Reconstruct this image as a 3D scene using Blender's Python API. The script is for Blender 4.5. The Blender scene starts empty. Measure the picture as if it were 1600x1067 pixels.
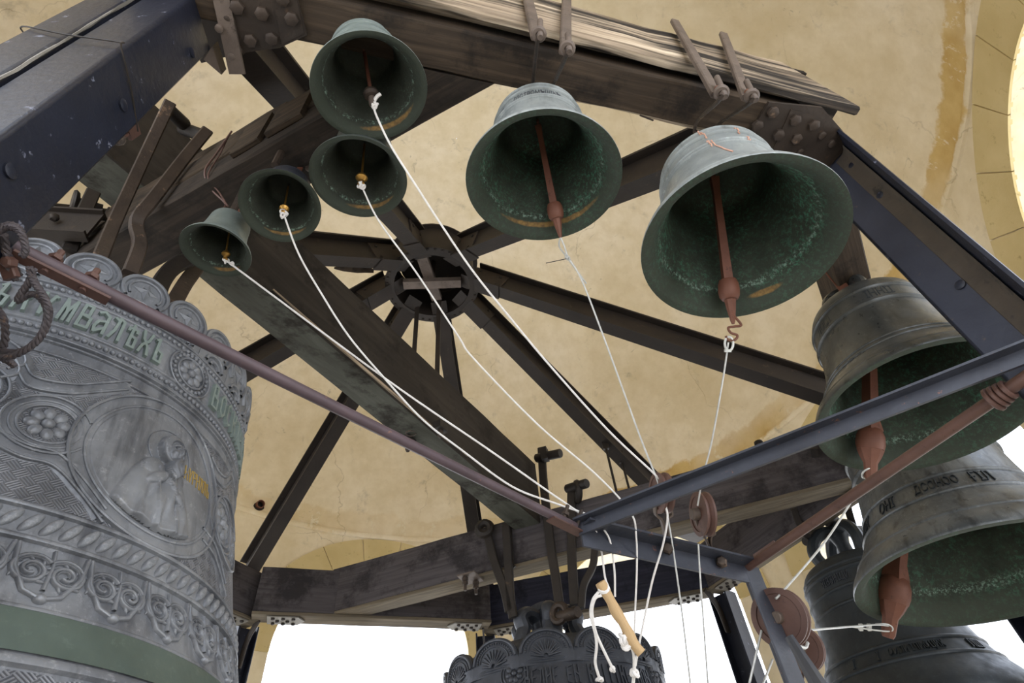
import bpy, math, random
import numpy as np
from mathutils import Vector, Matrix
random.seed(4); np.random.seed(4)
S = bpy.context.scene
COL = S.collection
PI = math.pi

# ------------------------------------------------------------------ camera
FOC, CX, CY = 900.0, 800.0, 533.5          # focal length and centre of the 1600x1067 frame
_z = np.array([706 - CX, -300 - CY, FOC]); _z /= np.linalg.norm(_z)       # the zenith as the camera sees it
_y = np.array([0, 0, 1.0]) - _z[2] * _z; _y /= np.linalg.norm(_y)
_x = np.cross(_z, _y)
if _x[0] < 0: _x = -_x
RM = np.array([_x, _y, _z])
cam_d = bpy.data.cameras.new('camera'); cam = bpy.data.objects.new('camera', cam_d); COL.objects.link(cam)
cam_d.sensor_width = 36; cam_d.lens = 36 * FOC / 1600; cam_d.clip_start = 0.02
rt, up_, bk = RM @ [1, 0, 0], RM @ [0, -1, 0], RM @ [0, 0, -1]
cam.matrix_world = Matrix(((rt[0], up_[0], bk[0], 0), (rt[1], up_[1], bk[1], 0), (rt[2], up_[2], bk[2], 0), (0, 0, 0, 1)))
S.camera = cam

# ------------------------------------------------------------------ world, light, exposure
w = bpy.data.worlds.new('sky'); S.world = w; w.use_nodes = True
nt = w.node_tree; nt.nodes.clear()
o_ = nt.nodes.new('ShaderNodeOutputWorld'); b_ = nt.nodes.new('ShaderNodeBackground')
g_ = nt.nodes.new('ShaderNodeTexCoord'); s_ = nt.nodes.new('ShaderNodeSeparateXYZ'); r_ = nt.nodes.new('ShaderNodeValToRGB')
nt.links.new(g_.outputs['Generated'], s_.inputs[0]); nt.links.new(s_.outputs['Z'], r_.inputs[0])
e = r_.color_ramp.elements
e[0].position = 0.0; e[0].color = (0.95, 0.97, 1.0, 1); e[1].position = 1.0; e[1].color = (0.62, 0.75, 1.0, 1)
nt.links.new(r_.outputs[0], b_.inputs[0]); nt.links.new(b_.outputs[0], o_.inputs[0])
b_.inputs[1].default_value = 3.5
S.view_settings.view_transform = 'Standard'; S.view_settings.look = 'None'
S.view_settings.gamma = 1; S.view_settings.use_curve_mapping = False
S.view_settings.exposure = 0.0
S.cycles.max_bounces = 10; S.cycles.diffuse_bounces = 7
try: S.cycles.use_denoising = True
except Exception: pass

# ------------------------------------------------------------------ geometry helpers
def V3(p): return np.array(p, float)
def nrm(v): v = V3(v); return v / max(np.linalg.norm(v), 1e-12)
def ray(px, py): return RM @ np.array([px - CX, py - CY, FOC])
def at_h(px, py, h): d = ray(px, py); return d / d[2] * h
def at_dep(px, py, dep): return ray(px, py) / FOC * dep            # depth along the optical axis
def dep_of(p): return float((RM.T @ V3(p))[2])
def at_pl(px, py, p, n): d = ray(px, py); return d * (np.dot(p, n) / np.dot(d, n))
def at_hd(px, py, hd): d = ray(px, py); return d / math.hypot(d[0], d[1]) * hd
def at_cyl(px, py, c, r):
    d = ray(px, py); A = d[0]**2 + d[1]**2; B = -2 * (d[0] * c[0] + d[1] * c[1]); Q = c[0]**2 + c[1]**2 - r * r
    t = (-B + math.sqrt(max(0, B * B - 4 * A * Q))) / 2 / A
    return d * t

class MB:
    def __init__(s): s.v = []; s.f = []; s.m = []; s.g = []
    def add(s, vs, fs, m=0, gr=None):
        o = len(s.v); s.v += [tuple(map(float, q)) for q in vs]
        s.g += [tuple(map(float, q)) for q in (gr if gr is not None else vs)]
        for f in fs: s.f.append(tuple(o + i for i in f)); s.m.append(m)
        return s

WM = {}
def _finish(o, label=None, cat=None, group=None, kind=None):
    if label: o['label'] = label
    if cat: o['category'] = cat
    if group: o['group'] = group
    if kind: o['kind'] = kind
    return o
def build(name, mb, mats, parent=None, smooth=35, local=False, label=None, cat=None, group=None, kind=None):
    me = bpy.data.meshes.new(name)
    vs = np.array(mb.v, float).reshape(-1, 3)
    if parent is not None and not local and parent.name in WM:
        Mi = np.array(WM[parent.name].inverted()); vs = vs @ Mi[:3, :3].T + Mi[:3, 3]
    me.from_pydata(vs.tolist(), [], mb.f)
    if not isinstance(mats, (list, tuple)): mats = [mats]
    for m in mats: me.materials.append(m)
    me.polygons.foreach_set('material_index', mb.m)
    if smooth:
        me.polygons.foreach_set('use_smooth', [True] * len(me.polygons))
        me.set_sharp_from_angle(angle=math.radians(smooth))
    a = me.attributes.new('gr', 'FLOAT_VECTOR', 'POINT'); a.data.foreach_set('vector', np.array(mb.g, 'f').ravel())
    me.update()
    o = bpy.data.objects.new(name, me); COL.objects.link(o)
    if parent is not None:
        o.parent = parent
        if parent.name in WM: WM[o.name] = WM[parent.name]
    return _finish(o, label, cat, group, kind)
def link_copy(o, parent, mtx):                                   # a repeat of a part sharing its mesh
    c = o.copy(); COL.objects.link(c); c.parent = parent; c.matrix_local = mtx; return c
def thing(name, label, cat, loc=(0, 0, 0), rot=None, group=None):
    o = bpy.data.objects.new(name, None); COL.objects.link(o); o.empty_display_size = 0.05
    m = Matrix.Translation(Vector(loc))
    if rot is not None: m = m @ rot.to_4x4()
    o.matrix_world = m; WM[o.name] = m
    return _finish(o, label, cat, group)
def struct(name, mb, mats, parent=None, smooth=35): return build(name, mb, mats, parent, smooth, kind='structure')

def frames(pts, up):
    pts = [V3(p) for p in pts]; n = len(pts); T = []
    for i in range(n):
        a = pts[max(i - 1, 0)]; b = pts[min(i + 1, n - 1)]; T.append(nrm(b - a))
    out = []
    if up is not None:
        for t in T:
            s = np.cross(t, up); s = nrm(s) if np.linalg.norm(s) > 1e-6 else nrm(np.cross(t, [1, 0.1, 0])); out.append((s, np.cross(s, t)))
    else:
        r = np.cross(T[0], [0, 0, 1.0])
        if np.linalg.norm(r) < 1e-3: r = np.cross(T[0], [1.0, 0, 0])
        r = nrm(r)
        for t in T: r = nrm(r - t * np.dot(r, t)); out.append((r, np.cross(r, t)))
    return pts, T, out
def sweep(mb, pts, prof, up=(0, 0, 1), cap=True, scale=None, mat=0, wob=0.0, loop=False):
    pts, T, fr = frames(pts, up); n = len(prof); vs = []; gr = []; s = random.random() * 9; off = random.random() * 9
    for i, p in enumerate(pts):
        if i: s += np.linalg.norm(p - pts[i - 1])
        k = scale[i] if scale else 1.0
        for (a, b) in prof:
            q = p + fr[i][0] * a * k + fr[i][1] * b * k
            if wob and 0 < i < len(pts) - 1: q = q + np.random.normal(0, wob, 3)
            vs.append(q); gr.append((s, a + off, b))
    fs = []
    L = len(pts) if loop else len(pts) - 1
    for i in range(L):
        for j in range(n):
            a = i * n + j; b = i * n + (j + 1) % n; i2 = (i + 1) % len(pts); c = i2 * n + (j + 1) % n; d = i2 * n + j
            fs.append((a, d, c, b))
    if cap and not loop:
        fs.append(tuple(range(n))); fs.append(tuple(range((len(pts) - 1) * n, len(pts) * n))[::-1])
    mb.add(vs, fs, mat, gr); return mb
def circ(r, n=10): return [(r * math.cos(2 * PI * i / n), r * math.sin(2 * PI * i / n)) for i in range(n)]
def tube(mb, pts, r, n=8, mat=0, cap=True, scale=None, loop=False): return sweep(mb, pts, circ(r, n), None, cap, scale, mat, loop=loop)
def rect(w, d, c=0.004, x0=None, z0=0.0):
    x0 = -w / 2 if x0 is None else x0; x1 = x0 + w; z1 = z0 + d
    return [(x0 + c, z0), (x1 - c, z0), (x1, z0 + c), (x1, z1 - c), (x1 - c, z1), (x0 + c, z1), (x0, z1 - c), (x0, z0 + c)]
def ibeam(w, d, tf=0.012, tw=0.010):
    a, t, b = w / 2, tw / 2, d / 2
    return [(-a, -b), (a, -b), (a, -b + tf), (t, -b + tf), (t, b - tf), (a, b - tf), (a, b), (-a, b), (-a, b - tf), (-t, b - tf), (-t, -b + tf), (-a, -b + tf)]
def seg(a, b, n): return [V3(a) + (V3(b) - V3(a)) * i / n for i in range(n + 1)]
def smoothpath(pts, k=6):
    pts = [V3(p) for p in pts]; P = [2 * pts[0] - pts[1]] + pts + [2 * pts[-1] - pts[-2]]; out = []
    for i in range(1, len(P) - 2):
        for j in range(k):
            t = j / k; a, b, c, d = P[i - 1], P[i], P[i + 1], P[i + 2]
            out.append(0.5 * (2 * b + (c - a) * t + (2 * a - 5 * b + 4 * c - d) * t * t + (3 * b - a - 3 * c + d) * t**3))
    out.append(pts[-1]); return out
def obox(mb, c, ax, ay, az, sx, sy, sz, mat=0, ch=0.0):
    """box about c with half-free axes; chamfered when ch > 0"""
    c = V3(c); ax, ay, az = nrm(ax), nrm(ay), nrm(az)
    pr = rect(sy, sz, ch or min(sy, sz) * 0.04, z0=-sz / 2)
    vs = []; n = len(pr)
    for s in (-sx / 2, sx / 2):
        for (a, b) in pr: vs.append(c + ax * s + ay * a + az * b)
    fs = [(j, (j + 1) % n, n + (j + 1) % n, n + j) for j in range(n)] + [tuple(range(n))[::-1], tuple(range(n, 2 * n))]
    off = random.random() * 9
    mb.add(vs, fs, mat, [(np.dot(V3(v) - c, ax) + off, np.dot(V3(v) - c, ay), np.dot(V3(v) - c, az)) for v in vs]); return mb
def basis(n):
    n = nrm(n); a = np.cross(n, [0, 0, 1.0]) if abs(n[2]) < 0.95 else np.cross(n, [0, 1.0, 0]); a = nrm(a); return a, np.cross(n, a), n
def knob(mb, p, n, prof, k=10, mat=0, rot=0.0):
    """small lathe along n from p: prof = [(r,h)...]"""
    a, b, n = basis(n); p = V3(p); vs = []; fs = []
    for (r, h) in prof:
        for i in range(k):
            t = 2 * PI * i / k + rot; vs.append(p + n * h + (a * math.cos(t) + b * math.sin(t)) * r)
    for j in range(len(prof) - 1):
        for i in range(k): fs.append((j * k + i, j * k + (i + 1) % k, (j + 1) * k + (i + 1) % k, (j + 1) * k + i))
    fs.append(tuple(range((len(prof) - 1) * k, len(prof) * k))); fs.append(tuple(range(k))[::-1])
    mb.add(vs, fs, mat); return mb
def bolt(mb, p, n, r=0.018, h=0.014, hexa=True, mat=0):
    return knob(mb, p, n, [(r, -0.004), (r, h * 0.75), (r * 0.72, h), (r * 0.3, h * 1.08)], 6 if hexa else 12, mat, random.random())
def lathe(mb, prof, n=48, mats=None, ang=(0, 2 * PI)):
    full = abs(ang[1] - ang[0] - 2 * PI) < 1e-6; m = n if full else n + 1; vs = []; fs = []; ms = []
    for (r, z) in prof:
        for i in range(m):
            t = ang[0] + (ang[1] - ang[0]) * i / n; vs.append((r * math.cos(t), r * math.sin(t), z))
    o = len(mb.v); mb.v += vs; mb.g += vs
    for j in range(len(prof) - 1):
        for i in range(n):
            i2 = (i + 1) % m
            mb.f.append((o + j * m + i, o + (j + 1) * m + i, o + (j + 1) * m + i2, o + j * m + i2)); mb.m.append(mats[j] if mats else 0)
    return mb
def ellipsoid(mb, c, rx, ry, rz, n=12, k=7, mat=0, R=None):
    vs = []; fs = []
    for j in range(k + 1):
        for i in range(n):
            a, b = PI * j / k - PI / 2, 2 * PI * i / n
            q = V3((rx * math.cos(a) * math.cos(b), ry * math.cos(a) * math.sin(b), rz * math.sin(a)))
            if R is not None: q = R @ q
            vs.append(V3(c) + q)
    for j in range(k):
        for i in range(n): fs.append((j * n + i, j * n + (i + 1) % n, (j + 1) * n + (i + 1) % n, (j + 1) * n + i))
    mb.add(vs, fs, mat); return mb

# ------------------------------------------------------------------ materials
def lin(h):
    h = h.lstrip('#'); c = [int(h[i:i + 2], 16) / 255 for i in (0, 2, 4)]
    return tuple(x / 12.92 if x <= 0.04045 else ((x + 0.055) / 1.055) ** 2.4 for x in c) + (1,)
class NT:
    def __init__(s, name):
        s.m = bpy.data.materials.new(name); s.m.use_nodes = True; s.t = s.m.node_tree; s.b = s.t.nodes['Principled BSDF']
    def n(s, typ, **kw):
        q = s.t.nodes.new(typ)
        for k, v in kw.items(): setattr(q, k, v)
        return q
    def l(s, a, b): s.t.links.new(a, b)
    def coord(s, which='Object', scale=(1, 1, 1)):
        m = s.n('ShaderNodeMapping'); m.inputs['Scale'].default_value = scale
        if which == 'gr':
            a = s.n('ShaderNodeAttribute', attribute_name='gr'); s.l(a.outputs['Vector'], m.inputs[0])
        else:
            a = s.n('ShaderNodeTexCoord'); s.l(a.outputs[which], m.inputs[0])
        return m.outputs[0]
    def noise(s, co, scale, detail=4, rough=0.55, dist=0.0):
        q = s.n('ShaderNodeTexNoise'); s.l(co, q.inputs['Vector']); q.inputs['Scale'].default_value = scale
        q.inputs['Detail'].default_value = detail; q.inputs['Roughness'].default_value = rough; q.inputs['Distortion'].default_value = dist
        return q.outputs['Fac']
    def ramp(s, fac, stops):
        q = s.n('ShaderNodeValToRGB'); s.l(fac, q.inputs[0]); e = q.color_ramp.elements
        while len(e) < len(stops): e.new(0.5)
        for i, (p, c) in enumerate(stops):
            e[i].position = p; e[i].color = c if isinstance(c, tuple) else (c, c, c, 1)
        return q.outputs[0]
    def mix(s, fac, a, b, blend='MIX'):
        q = s.n('ShaderNodeMix', data_type='RGBA', blend_type=blend)
        if isinstance(fac, float): q.inputs[0].default_value = fac
        else: s.l(fac, q.inputs[0])
        for v, i in ((a, 6), (b, 7)):
            if isinstance(v, tuple): q.inputs[i].default_value = v
            else: s.l(v, q.inputs[i])
        return q.outputs[2]
    def math(s, op, a, b=0.0, c=0.0):
        q = s.n('ShaderNodeMath', operation=op)
        for i, v in enumerate((a, b, c)):
            if isinstance(v, (int, float)): q.inputs[i].default_value = v
            else: s.l(v, q.inputs[i])
        return q.outputs[0]
    def bump(s, h, st=0.3, dist=0.01, prev=None):
        q = s.n('ShaderNodeBump'); s.l(h, q.inputs['Height']); q.inputs['Strength'].default_value = st; q.inputs['Distance'].default_value = dist
        if prev is not None: s.l(prev, q.inputs['Normal'])
        return q.outputs[0]
    def done(s, col, rough=0.6, metal=0.0, normal=None, spec=0.5):
        for v, k in ((col, 'Base Color'), (rough, 'Roughness'), (metal, 'Metallic')):
            if isinstance(v, (tuple, float, int)): s.b.inputs[k].default_value = v
            else: s.l(v, s.b.inputs[k])
        s.b.inputs['Specular IOR Level'].default_value = spec
        if normal is not None: s.l(normal, s.b.inputs['Normal'])
        return s.m

def m_mottle(name, c1, c2, scale=8, rough=0.6, metal=0.0, bump=0.2, c3=None, c3lo=0.62, c3scale=30, c3soft=0.05, spec=0.5, bscale=60):
    t = NT(name); co = t.coord()
    col = t.ramp(t.noise(co, scale, 5), [(0.3, lin(c1)), (0.7, lin(c2))])
    if c3: col = t.mix(t.ramp(t.noise(co, c3scale, 6, 0.7), [(c3lo, 0.0), (c3lo + c3soft, 1.0)]), col, lin(c3))
    return t.done(col, rough, metal, t.bump(t.noise(co, bscale, 4), bump, 0.004), spec)
def m_wood(name, cs, gscale=(2.0, 45, 45), rough=0.85, bump=0.5, streak=None, slo=0.55, dark=None):
    t = NT(name); g = t.coord('gr', gscale); g2 = t.coord('gr')
    f = t.noise(g, 1.0, 6, 0.65, 0.4)
    col = t.ramp(f, [(0.25 + 0.5 * i / (len(cs) - 1), lin(c)) for i, c in enumerate(cs)])
    if streak: col = t.mix(t.ramp(t.math('ADD', t.math('MULTIPLY', t.noise(g, 1.3, 5, 0.7, 1.0), 0.6), t.math('MULTIPLY', t.noise(g2, 2.2, 3), 0.45)), [(slo, 0.0), (slo + 0.06, 1.0)]), col, lin(streak))
    if dark: col = t.mix(t.ramp(t.noise(g2, 3.5, 6, 0.7), [(0.5, 0.0), (0.62, 0.85)]), col, lin(dark))
    return t.done(col, rough, 0.0, t.bump(f, bump, 0.006), 0.25)
def m_plaster(name):
    t = NT(name); co = t.coord()
    c = t.ramp(t.noise(co, 0.9, 6, 0.6), [(0.3, lin('#d2c3a3')), (0.5, lin('#e0d3b8')), (0.72, lin('#e8ddc8'))])
    c = t.mix(t.ramp(t.noise(co, 5.5, 7, 0.65), [(0.35, 0.35), (0.6, 0.0)]), c, lin('#c0ae84'))
    # soot smudges, stretched and broken up
    s = t.math('MULTIPLY', t.ramp(t.noise(t.coord('Object', (1, 1, 0.55)), 3.3, 6, 0.7, 0.6), [(0.56, 0.0), (0.72, 1.0)]), t.ramp(t.noise(co, 14, 4), [(0.45, 0.0), (0.62, 1.0)]))
    c = t.mix(t.math('MULTIPLY', s, 0.55), c, lin('#8c8470'))
    # hairline cracks
    v = t.n('ShaderNodeTexVoronoi', feature='DISTANCE_TO_EDGE'); v.inputs['Scale'].default_value = 0.85
    wn = t.n('ShaderNodeTexNoise'); t.l(co, wn.inputs['Vector']); wn.inputs['Scale'].default_value = 3.0; wn.inputs['Detail'].default_value = 6
    wv = t.n('ShaderNodeMix', data_type='VECTOR'); wv.inputs[0].default_value = 0.28; t.l(co, wv.inputs[4]); t.l(wn.outputs['Color'], wv.inputs[5]); t.l(wv.outputs[1], v.inputs['Vector'])
    crack = t.math('MULTIPLY', t.ramp(v.outputs['Distance'], [(0.001, 1.0), (0.003, 0.0)]), t.ramp(t.noise(co, 1.1, 2), [(0.55, 0.0), (0.63, 0.4)]))
    c = t.mix(crack, c, lin('#7d6a45'))
    # the ochre course where the dome's coat has come away: ragged band around the foot of the dome
    sp = t.n('ShaderNodeSeparateXYZ'); t.l(co, sp.inputs[0])
    zz = t.math('ADD', sp.outputs['Z'], t.math('MULTIPLY', t.math('SUBTRACT', t.noise(co, 2.6, 7, 0.65), 0.5), 0.42))
    band = t.ramp(t.math('MULTIPLY', zz, 0.2), [(0.668, 0.0), (0.674, 1.0), (0.716, 1.0), (0.722, 0.0)])
    c = t.mix(t.math('MULTIPLY', t.math('MULTIPLY', band, t.ramp(t.math('MULTIPLY', t.math('ADD', sp.outputs['X'], 2.0), 0.2), [(0.35, 0.3), (0.62, 1.0)])), t.ramp(t.noise(co, 0.7, 3), [(0.38, 0.3), (0.55, 0.95)])), c, t.ramp(t.noise(co, 6, 5), [(0.3, lin('#b8985a')), (0.7, lin('#cfb478'))]))
    ef = t.math('MULTIPLY', t.math('MULTIPLY', band, t.ramp(t.noise(t.coord('Object', (1, 1, 0.35)), 4.2, 6, 0.75, 0.8), [(0.57, 0.0), (0.60, 1.0)])), t.ramp(t.noise(co, 22, 4, 0.7), [(0.45, 0.0), (0.55, 0.8)]))
    c = t.mix(ef, c, lin('#ddd3bb'))                              # salts bleeding out of the bare course
    sm = t.math('MULTIPLY', t.ramp(t.noise(t.coord('Object', (1, 1, 2.2)), 7, 6, 0.75, 1.2), [(0.62, 0.0), (0.67, 1.0)]), t.ramp(t.noise(co, 1.6, 3), [(0.5, 0.0), (0.62, 0.5)]))
    c = t.mix(sm, c, lin('#6f6a58'))
    bn = t.bump(t.noise(co, 30, 6, 0.6), 0.25, 0.004); bn = t.bump(t.noise(co, 3, 3), 0.25, 0.03, bn)
    return t.done(c, 0.92, 0.0, bn, 0.15)
def m_bell(name, c1, c2, c3, rough=0.5, metal=0.35, bump=0.2, streak=None, band=None):
    """aged bronze: mottled patina, verdigris speckle, run marks down the wall"""
    t = NT(name); co = t.coord()
    c = t.ramp(t.noise(co, 7, 6, 0.6), [(0.3, lin(c1)), (0.7, lin(c2))])
    c = t.mix(t.ramp(t.noise(co, 45, 6, 0.75), [(0.56, 0.0), (0.72, 0.6)]), c, lin(c3))
    if streak: c = t.mix(t.ramp(t.noise(t.coord('Object', (16, 16, 1.2)), 1.6, 5, 0.6), [(0.52, 0.0), (0.68, 0.7)]), c, lin(streak))
    rg = t.ramp(t.noise(co, 20, 4), [(0.3, rough - 0.1), (0.7, rough + 0.15)])
    return t.done(c, rg, metal, t.bump(t.noise(co, 90, 4), bump, 0.002), 0.5)
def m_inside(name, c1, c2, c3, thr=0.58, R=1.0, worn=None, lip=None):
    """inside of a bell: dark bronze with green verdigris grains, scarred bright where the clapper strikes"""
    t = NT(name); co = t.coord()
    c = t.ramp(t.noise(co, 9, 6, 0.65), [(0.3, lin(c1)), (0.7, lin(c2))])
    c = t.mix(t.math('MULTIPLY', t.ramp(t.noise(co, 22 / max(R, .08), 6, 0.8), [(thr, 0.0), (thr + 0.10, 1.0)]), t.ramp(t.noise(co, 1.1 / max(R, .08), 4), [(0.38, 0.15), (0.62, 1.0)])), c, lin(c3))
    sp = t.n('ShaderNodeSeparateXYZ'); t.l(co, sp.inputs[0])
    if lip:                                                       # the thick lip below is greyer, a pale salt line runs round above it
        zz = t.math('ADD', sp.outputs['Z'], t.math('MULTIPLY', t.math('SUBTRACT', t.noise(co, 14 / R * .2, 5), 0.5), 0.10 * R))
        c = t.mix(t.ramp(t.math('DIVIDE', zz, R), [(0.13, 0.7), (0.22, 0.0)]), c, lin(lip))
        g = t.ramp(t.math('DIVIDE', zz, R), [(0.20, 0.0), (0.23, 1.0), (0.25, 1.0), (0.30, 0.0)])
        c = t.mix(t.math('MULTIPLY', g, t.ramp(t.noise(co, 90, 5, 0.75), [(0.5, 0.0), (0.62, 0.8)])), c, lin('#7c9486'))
    if worn:                                                      # bright scar where the clapper strikes, at one bearing and height
        th, span, z0, hw = worn
        a = t.math('ARCTAN2', t.math('SUBTRACT', t.math('MULTIPLY', sp.outputs['Y'], math.cos(th)), t.math('MULTIPLY', sp.outputs['X'], math.sin(th))), t.math('ADD', t.math('MULTIPLY', sp.outputs['X'], math.cos(th)), t.math('MULTIPLY', sp.outputs['Y'], math.sin(th))))
        da = t.math('DIVIDE', t.math('ABSOLUTE', a), span); dz = t.math('DIVIDE', t.math('ABSOLUTE', t.math('SUBTRACT', sp.outputs['Z'], z0)), hw)
        q = t.math('ADD', t.math('ADD', t.math('MULTIPLY', da, da), t.math('MULTIPLY', dz, dz)), t.math('MULTIPLY', t.math('SUBTRACT', t.noise(co, 60, 5), 0.5), 0.9))
        c = t.mix(t.ramp(q, [(0.35, 0.8), (1.0, 0.0)]), c, t.ramp(t.noise(co, 80, 4), [(0.35, lin('#6b5230')), (0.65, lin('#94733f'))]))
    return t.done(c, 0.75, 0.1, t.bump(t.noise(co, 120, 5, 0.7), 0.6, 0.003), 0.35)

PLASTER = m_plaster('plaster_ochre')
STONE = m_mottle('archivolt_stone', '#c0ad7c', '#d0be90', 3, 0.9, 0, 0.3, '#a8966a', 0.6, 14, 0.1, 0.15)
FLOORM = m_mottle('floor_stone', '#b9b0a0', '#cfc7b8', 3, 0.9, 0, 0.2)
BLUE = m_mottle('blue_black_paint', '#171a25', '#222634', 4, 0.40, 0.1, 0.3, '#6f7384', 0.635, 30, 0.05)
BLUEDUST = m_mottle('dusty_blue_paint', '#23252d', '#35322f', 5, 0.5, 0.1, 0.25, '#57493c', 0.6, 9, 0.12)
BLUELT = m_mottle('chalky_blue_paint', '#282b38', '#363a48', 5, 0.5, 0.05, 0.3, '#5b5148', 0.62, 14, 0.12)
BLUERUST = m_mottle('scuffed_blue_paint', '#2b2d36', '#3b3e48', 8, 0.45, 0.1, 0.3, '#7a5444', 0.63, 40, 0.05)
DUSTY = m_mottle('brown_dust_on_steel', '#3a332c', '#4e453b', 7, 0.75, 0, 0.3, '#2b2723', 0.6, 16, 0.1)
STEEL = m_mottle('dark_steel', '#211b17', '#2f2721', 6, 0.6, 0.15, 0.3, '#43372c', 0.62, 14, 0.1)
STEELB = m_mottle('brown_steel', '#261e18', '#382d24', 7, 0.62, 0.1, 0.4, '#4f3b2a', 0.62, 18, 0.1)
RUSTP = m_mottle('red_brown_paint', '#533c36', '#63483f', 12, 0.5, 0.1, 0.2, '#4a342f', 0.6, 30, 0.08)
RUSTC = m_mottle('red_oxide_clapper', '#5e382a', '#714736', 14, 0.6, 0.1, 0.3, '#4c2d22', 0.6, 35, 0.1)
TUBEM = m_mottle('mauve_brown_tube', '#4a3d42', '#594a50', 12, 0.5, 0.1, 0.2, '#7c5a50', 0.64, 40, 0.08)
IRON = m_mottle('forged_iron', '#332a24', '#493d34', 10, 0.6, 0.3, 0.4, '#7b6450', 0.6, 25, 0.08)
IRONL = m_mottle('weathered_iron', '#51463f', '#6a5d54', 12, 0.6, 0.15, 0.4, '#3d332d', 0.58, 30, 0.1)
IRONK = m_mottle('blackened_iron', '#1d1815', '#2a231e', 9, 0.6, 0.15, 0.4, '#453527', 0.62, 20, 0.1)
PERF = m_mottle('pale_galvanised_plate', '#716d65', '#85817a', 9, 0.6, 0.1, 0.2, '#7d776c', 0.62, 30, 0.1)
WOODD = m_wood('dark_timber', ['#1d1916', '#2f2822', '#41372e'], dark='#171310')
WOODG = m_wood('grey_timber', ['#373335', '#494547', '#575254'], dark='#262325', bump=0.25)
WOODN = m_wood('blue_black_timber', ['#22232f', '#2d2f3e', '#393c4e'], dark='#1a1b24')  # dark bluish tone, used for one far timber only
WOODB = m_wood('brown_timber', ['#241d17', '#3b3127', '#524436'], dark='#1b1612')
WOODX = m_wood('greenish_painted_timber', ['#37352f', '#494a43', '#5c5e56'], (1.5, 8, 8), dark='#1f1a15', bump=0.4)
def m_bleached():
    t = NT('bleached_timber'); g = t.coord('gr', (1.1, 30, 30)); g2 = t.coord('gr', (0.55, 5, 5)); g3 = t.coord('gr', (3, 60, 60))
    c = t.ramp(t.noise(g, 1.0, 6, 0.65, 0.3), [(0.3, lin('#6d5f51')), (0.5, lin('#a5947f')), (0.68, lin('#d3c3ac'))])
    d = t.ramp(t.noise(g, 1.0, 5, 0.6), [(0.3, lin('#1d1b1a')), (0.6, lin('#38332f')), (0.75, lin('#6b5d50'))])
    c = t.mix(t.ramp(t.math('ADD', t.math('MULTIPLY', t.noise(g2, 1.3, 4), 0.7), t.math('MULTIPLY', t.noise(g3, 0.7, 4), 0.3)), [(0.44, 0.0), (0.53, 1.0)]), c, d)
    return t.done(c, 0.9, 0, t.bump(t.noise(g, 1.0, 6, 0.65, 0.3), 0.7, 0.008), 0.2)
WOODL = m_bleached()
WOODX2 = m_wood('worn_brown_timber', ['#231f1b', '#302b26', '#403a33'], (1.2, 10, 10), dark='#1f1a16', bump=0.3)
WOODU = m_wood('pale_underside_timber', ['#463f35', '#62594b', '#7d7261'], (2, 30, 30), streak='#5a5044', slo=0.6)
STICK = m_wood('stick_wood', ['#a5855f', '#c4a57b', '#d6bc95'], (6, 60, 60), bump=0.3)
ROPE = m_mottle('white_cord', '#d8d4d0', '#ece9e6', 60, 0.85, 0, 0.3)
WIRE = m_mottle('galvanised_wire', '#b9bab8', '#d2d3d0', 60, 0.45, 0.4, 0.2)
CABLE = m_mottle('old_wire_rope', '#3f3a3d', '#585154', 40, 0.6, 0.3, 0.5, '#7d6450', 0.6, 50, 0.1)
BRASS = m_mottle('brass', '#a9803e', '#c79c55', 20, 0.32, 0.8, 0.1)
GOLD = m_mottle('worn_gold', '#a88d4c', '#bda466', 20, 0.5, 0.5, 0.1)
WORN = m_mottle('struck_bright_bronze', '#8a6a35', '#b08c4e', 25, 0.45, 0.6, 0.2, '#4a5138', 0.56, 30, 0.1)
PATINA = m_bell('patina_bronze', '#5d6663', '#7d8884', '#99a5a0', 0.5, 0.2)
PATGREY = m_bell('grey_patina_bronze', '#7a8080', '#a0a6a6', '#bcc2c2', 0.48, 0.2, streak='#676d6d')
PATDK = m_bell('dark_patina_bronze', '#383d39', '#4f5652', '#626c67', 0.5, 0.2)
SLATE = m_bell('slate_bronze', '#2b2e38', '#3b404b', '#50565f', 0.5, 0.25)
GREYB = m_bell('grey_bronze', '#55575a', '#7c7f83', '#94979a', 0.42, 0.35, 0.3, streak='#46484b')
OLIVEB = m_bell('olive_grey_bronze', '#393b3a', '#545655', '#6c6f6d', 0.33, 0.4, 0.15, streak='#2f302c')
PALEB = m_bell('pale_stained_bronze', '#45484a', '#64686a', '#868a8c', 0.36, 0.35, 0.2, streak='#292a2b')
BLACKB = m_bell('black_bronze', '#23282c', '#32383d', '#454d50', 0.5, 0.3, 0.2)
DARKB = m_bell('dark_relief_bronze', '#34373e', '#484c55', '#5e646c', 0.45, 0.35, 0.3)
REDGRN = m_bell('verdigris_letter', '#66716d', '#84918c', '#9ca7a2', 0.5, 0.1)
GREENB = m_bell('green_band_bronze', '#4b5751', '#5b6861', '#6d7a72', 0.42, 0.2, 0.15)
INDK = m_inside('dim_bell_inside', '#14170f', '#262b20', '#3b5042', 0.6)

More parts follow.
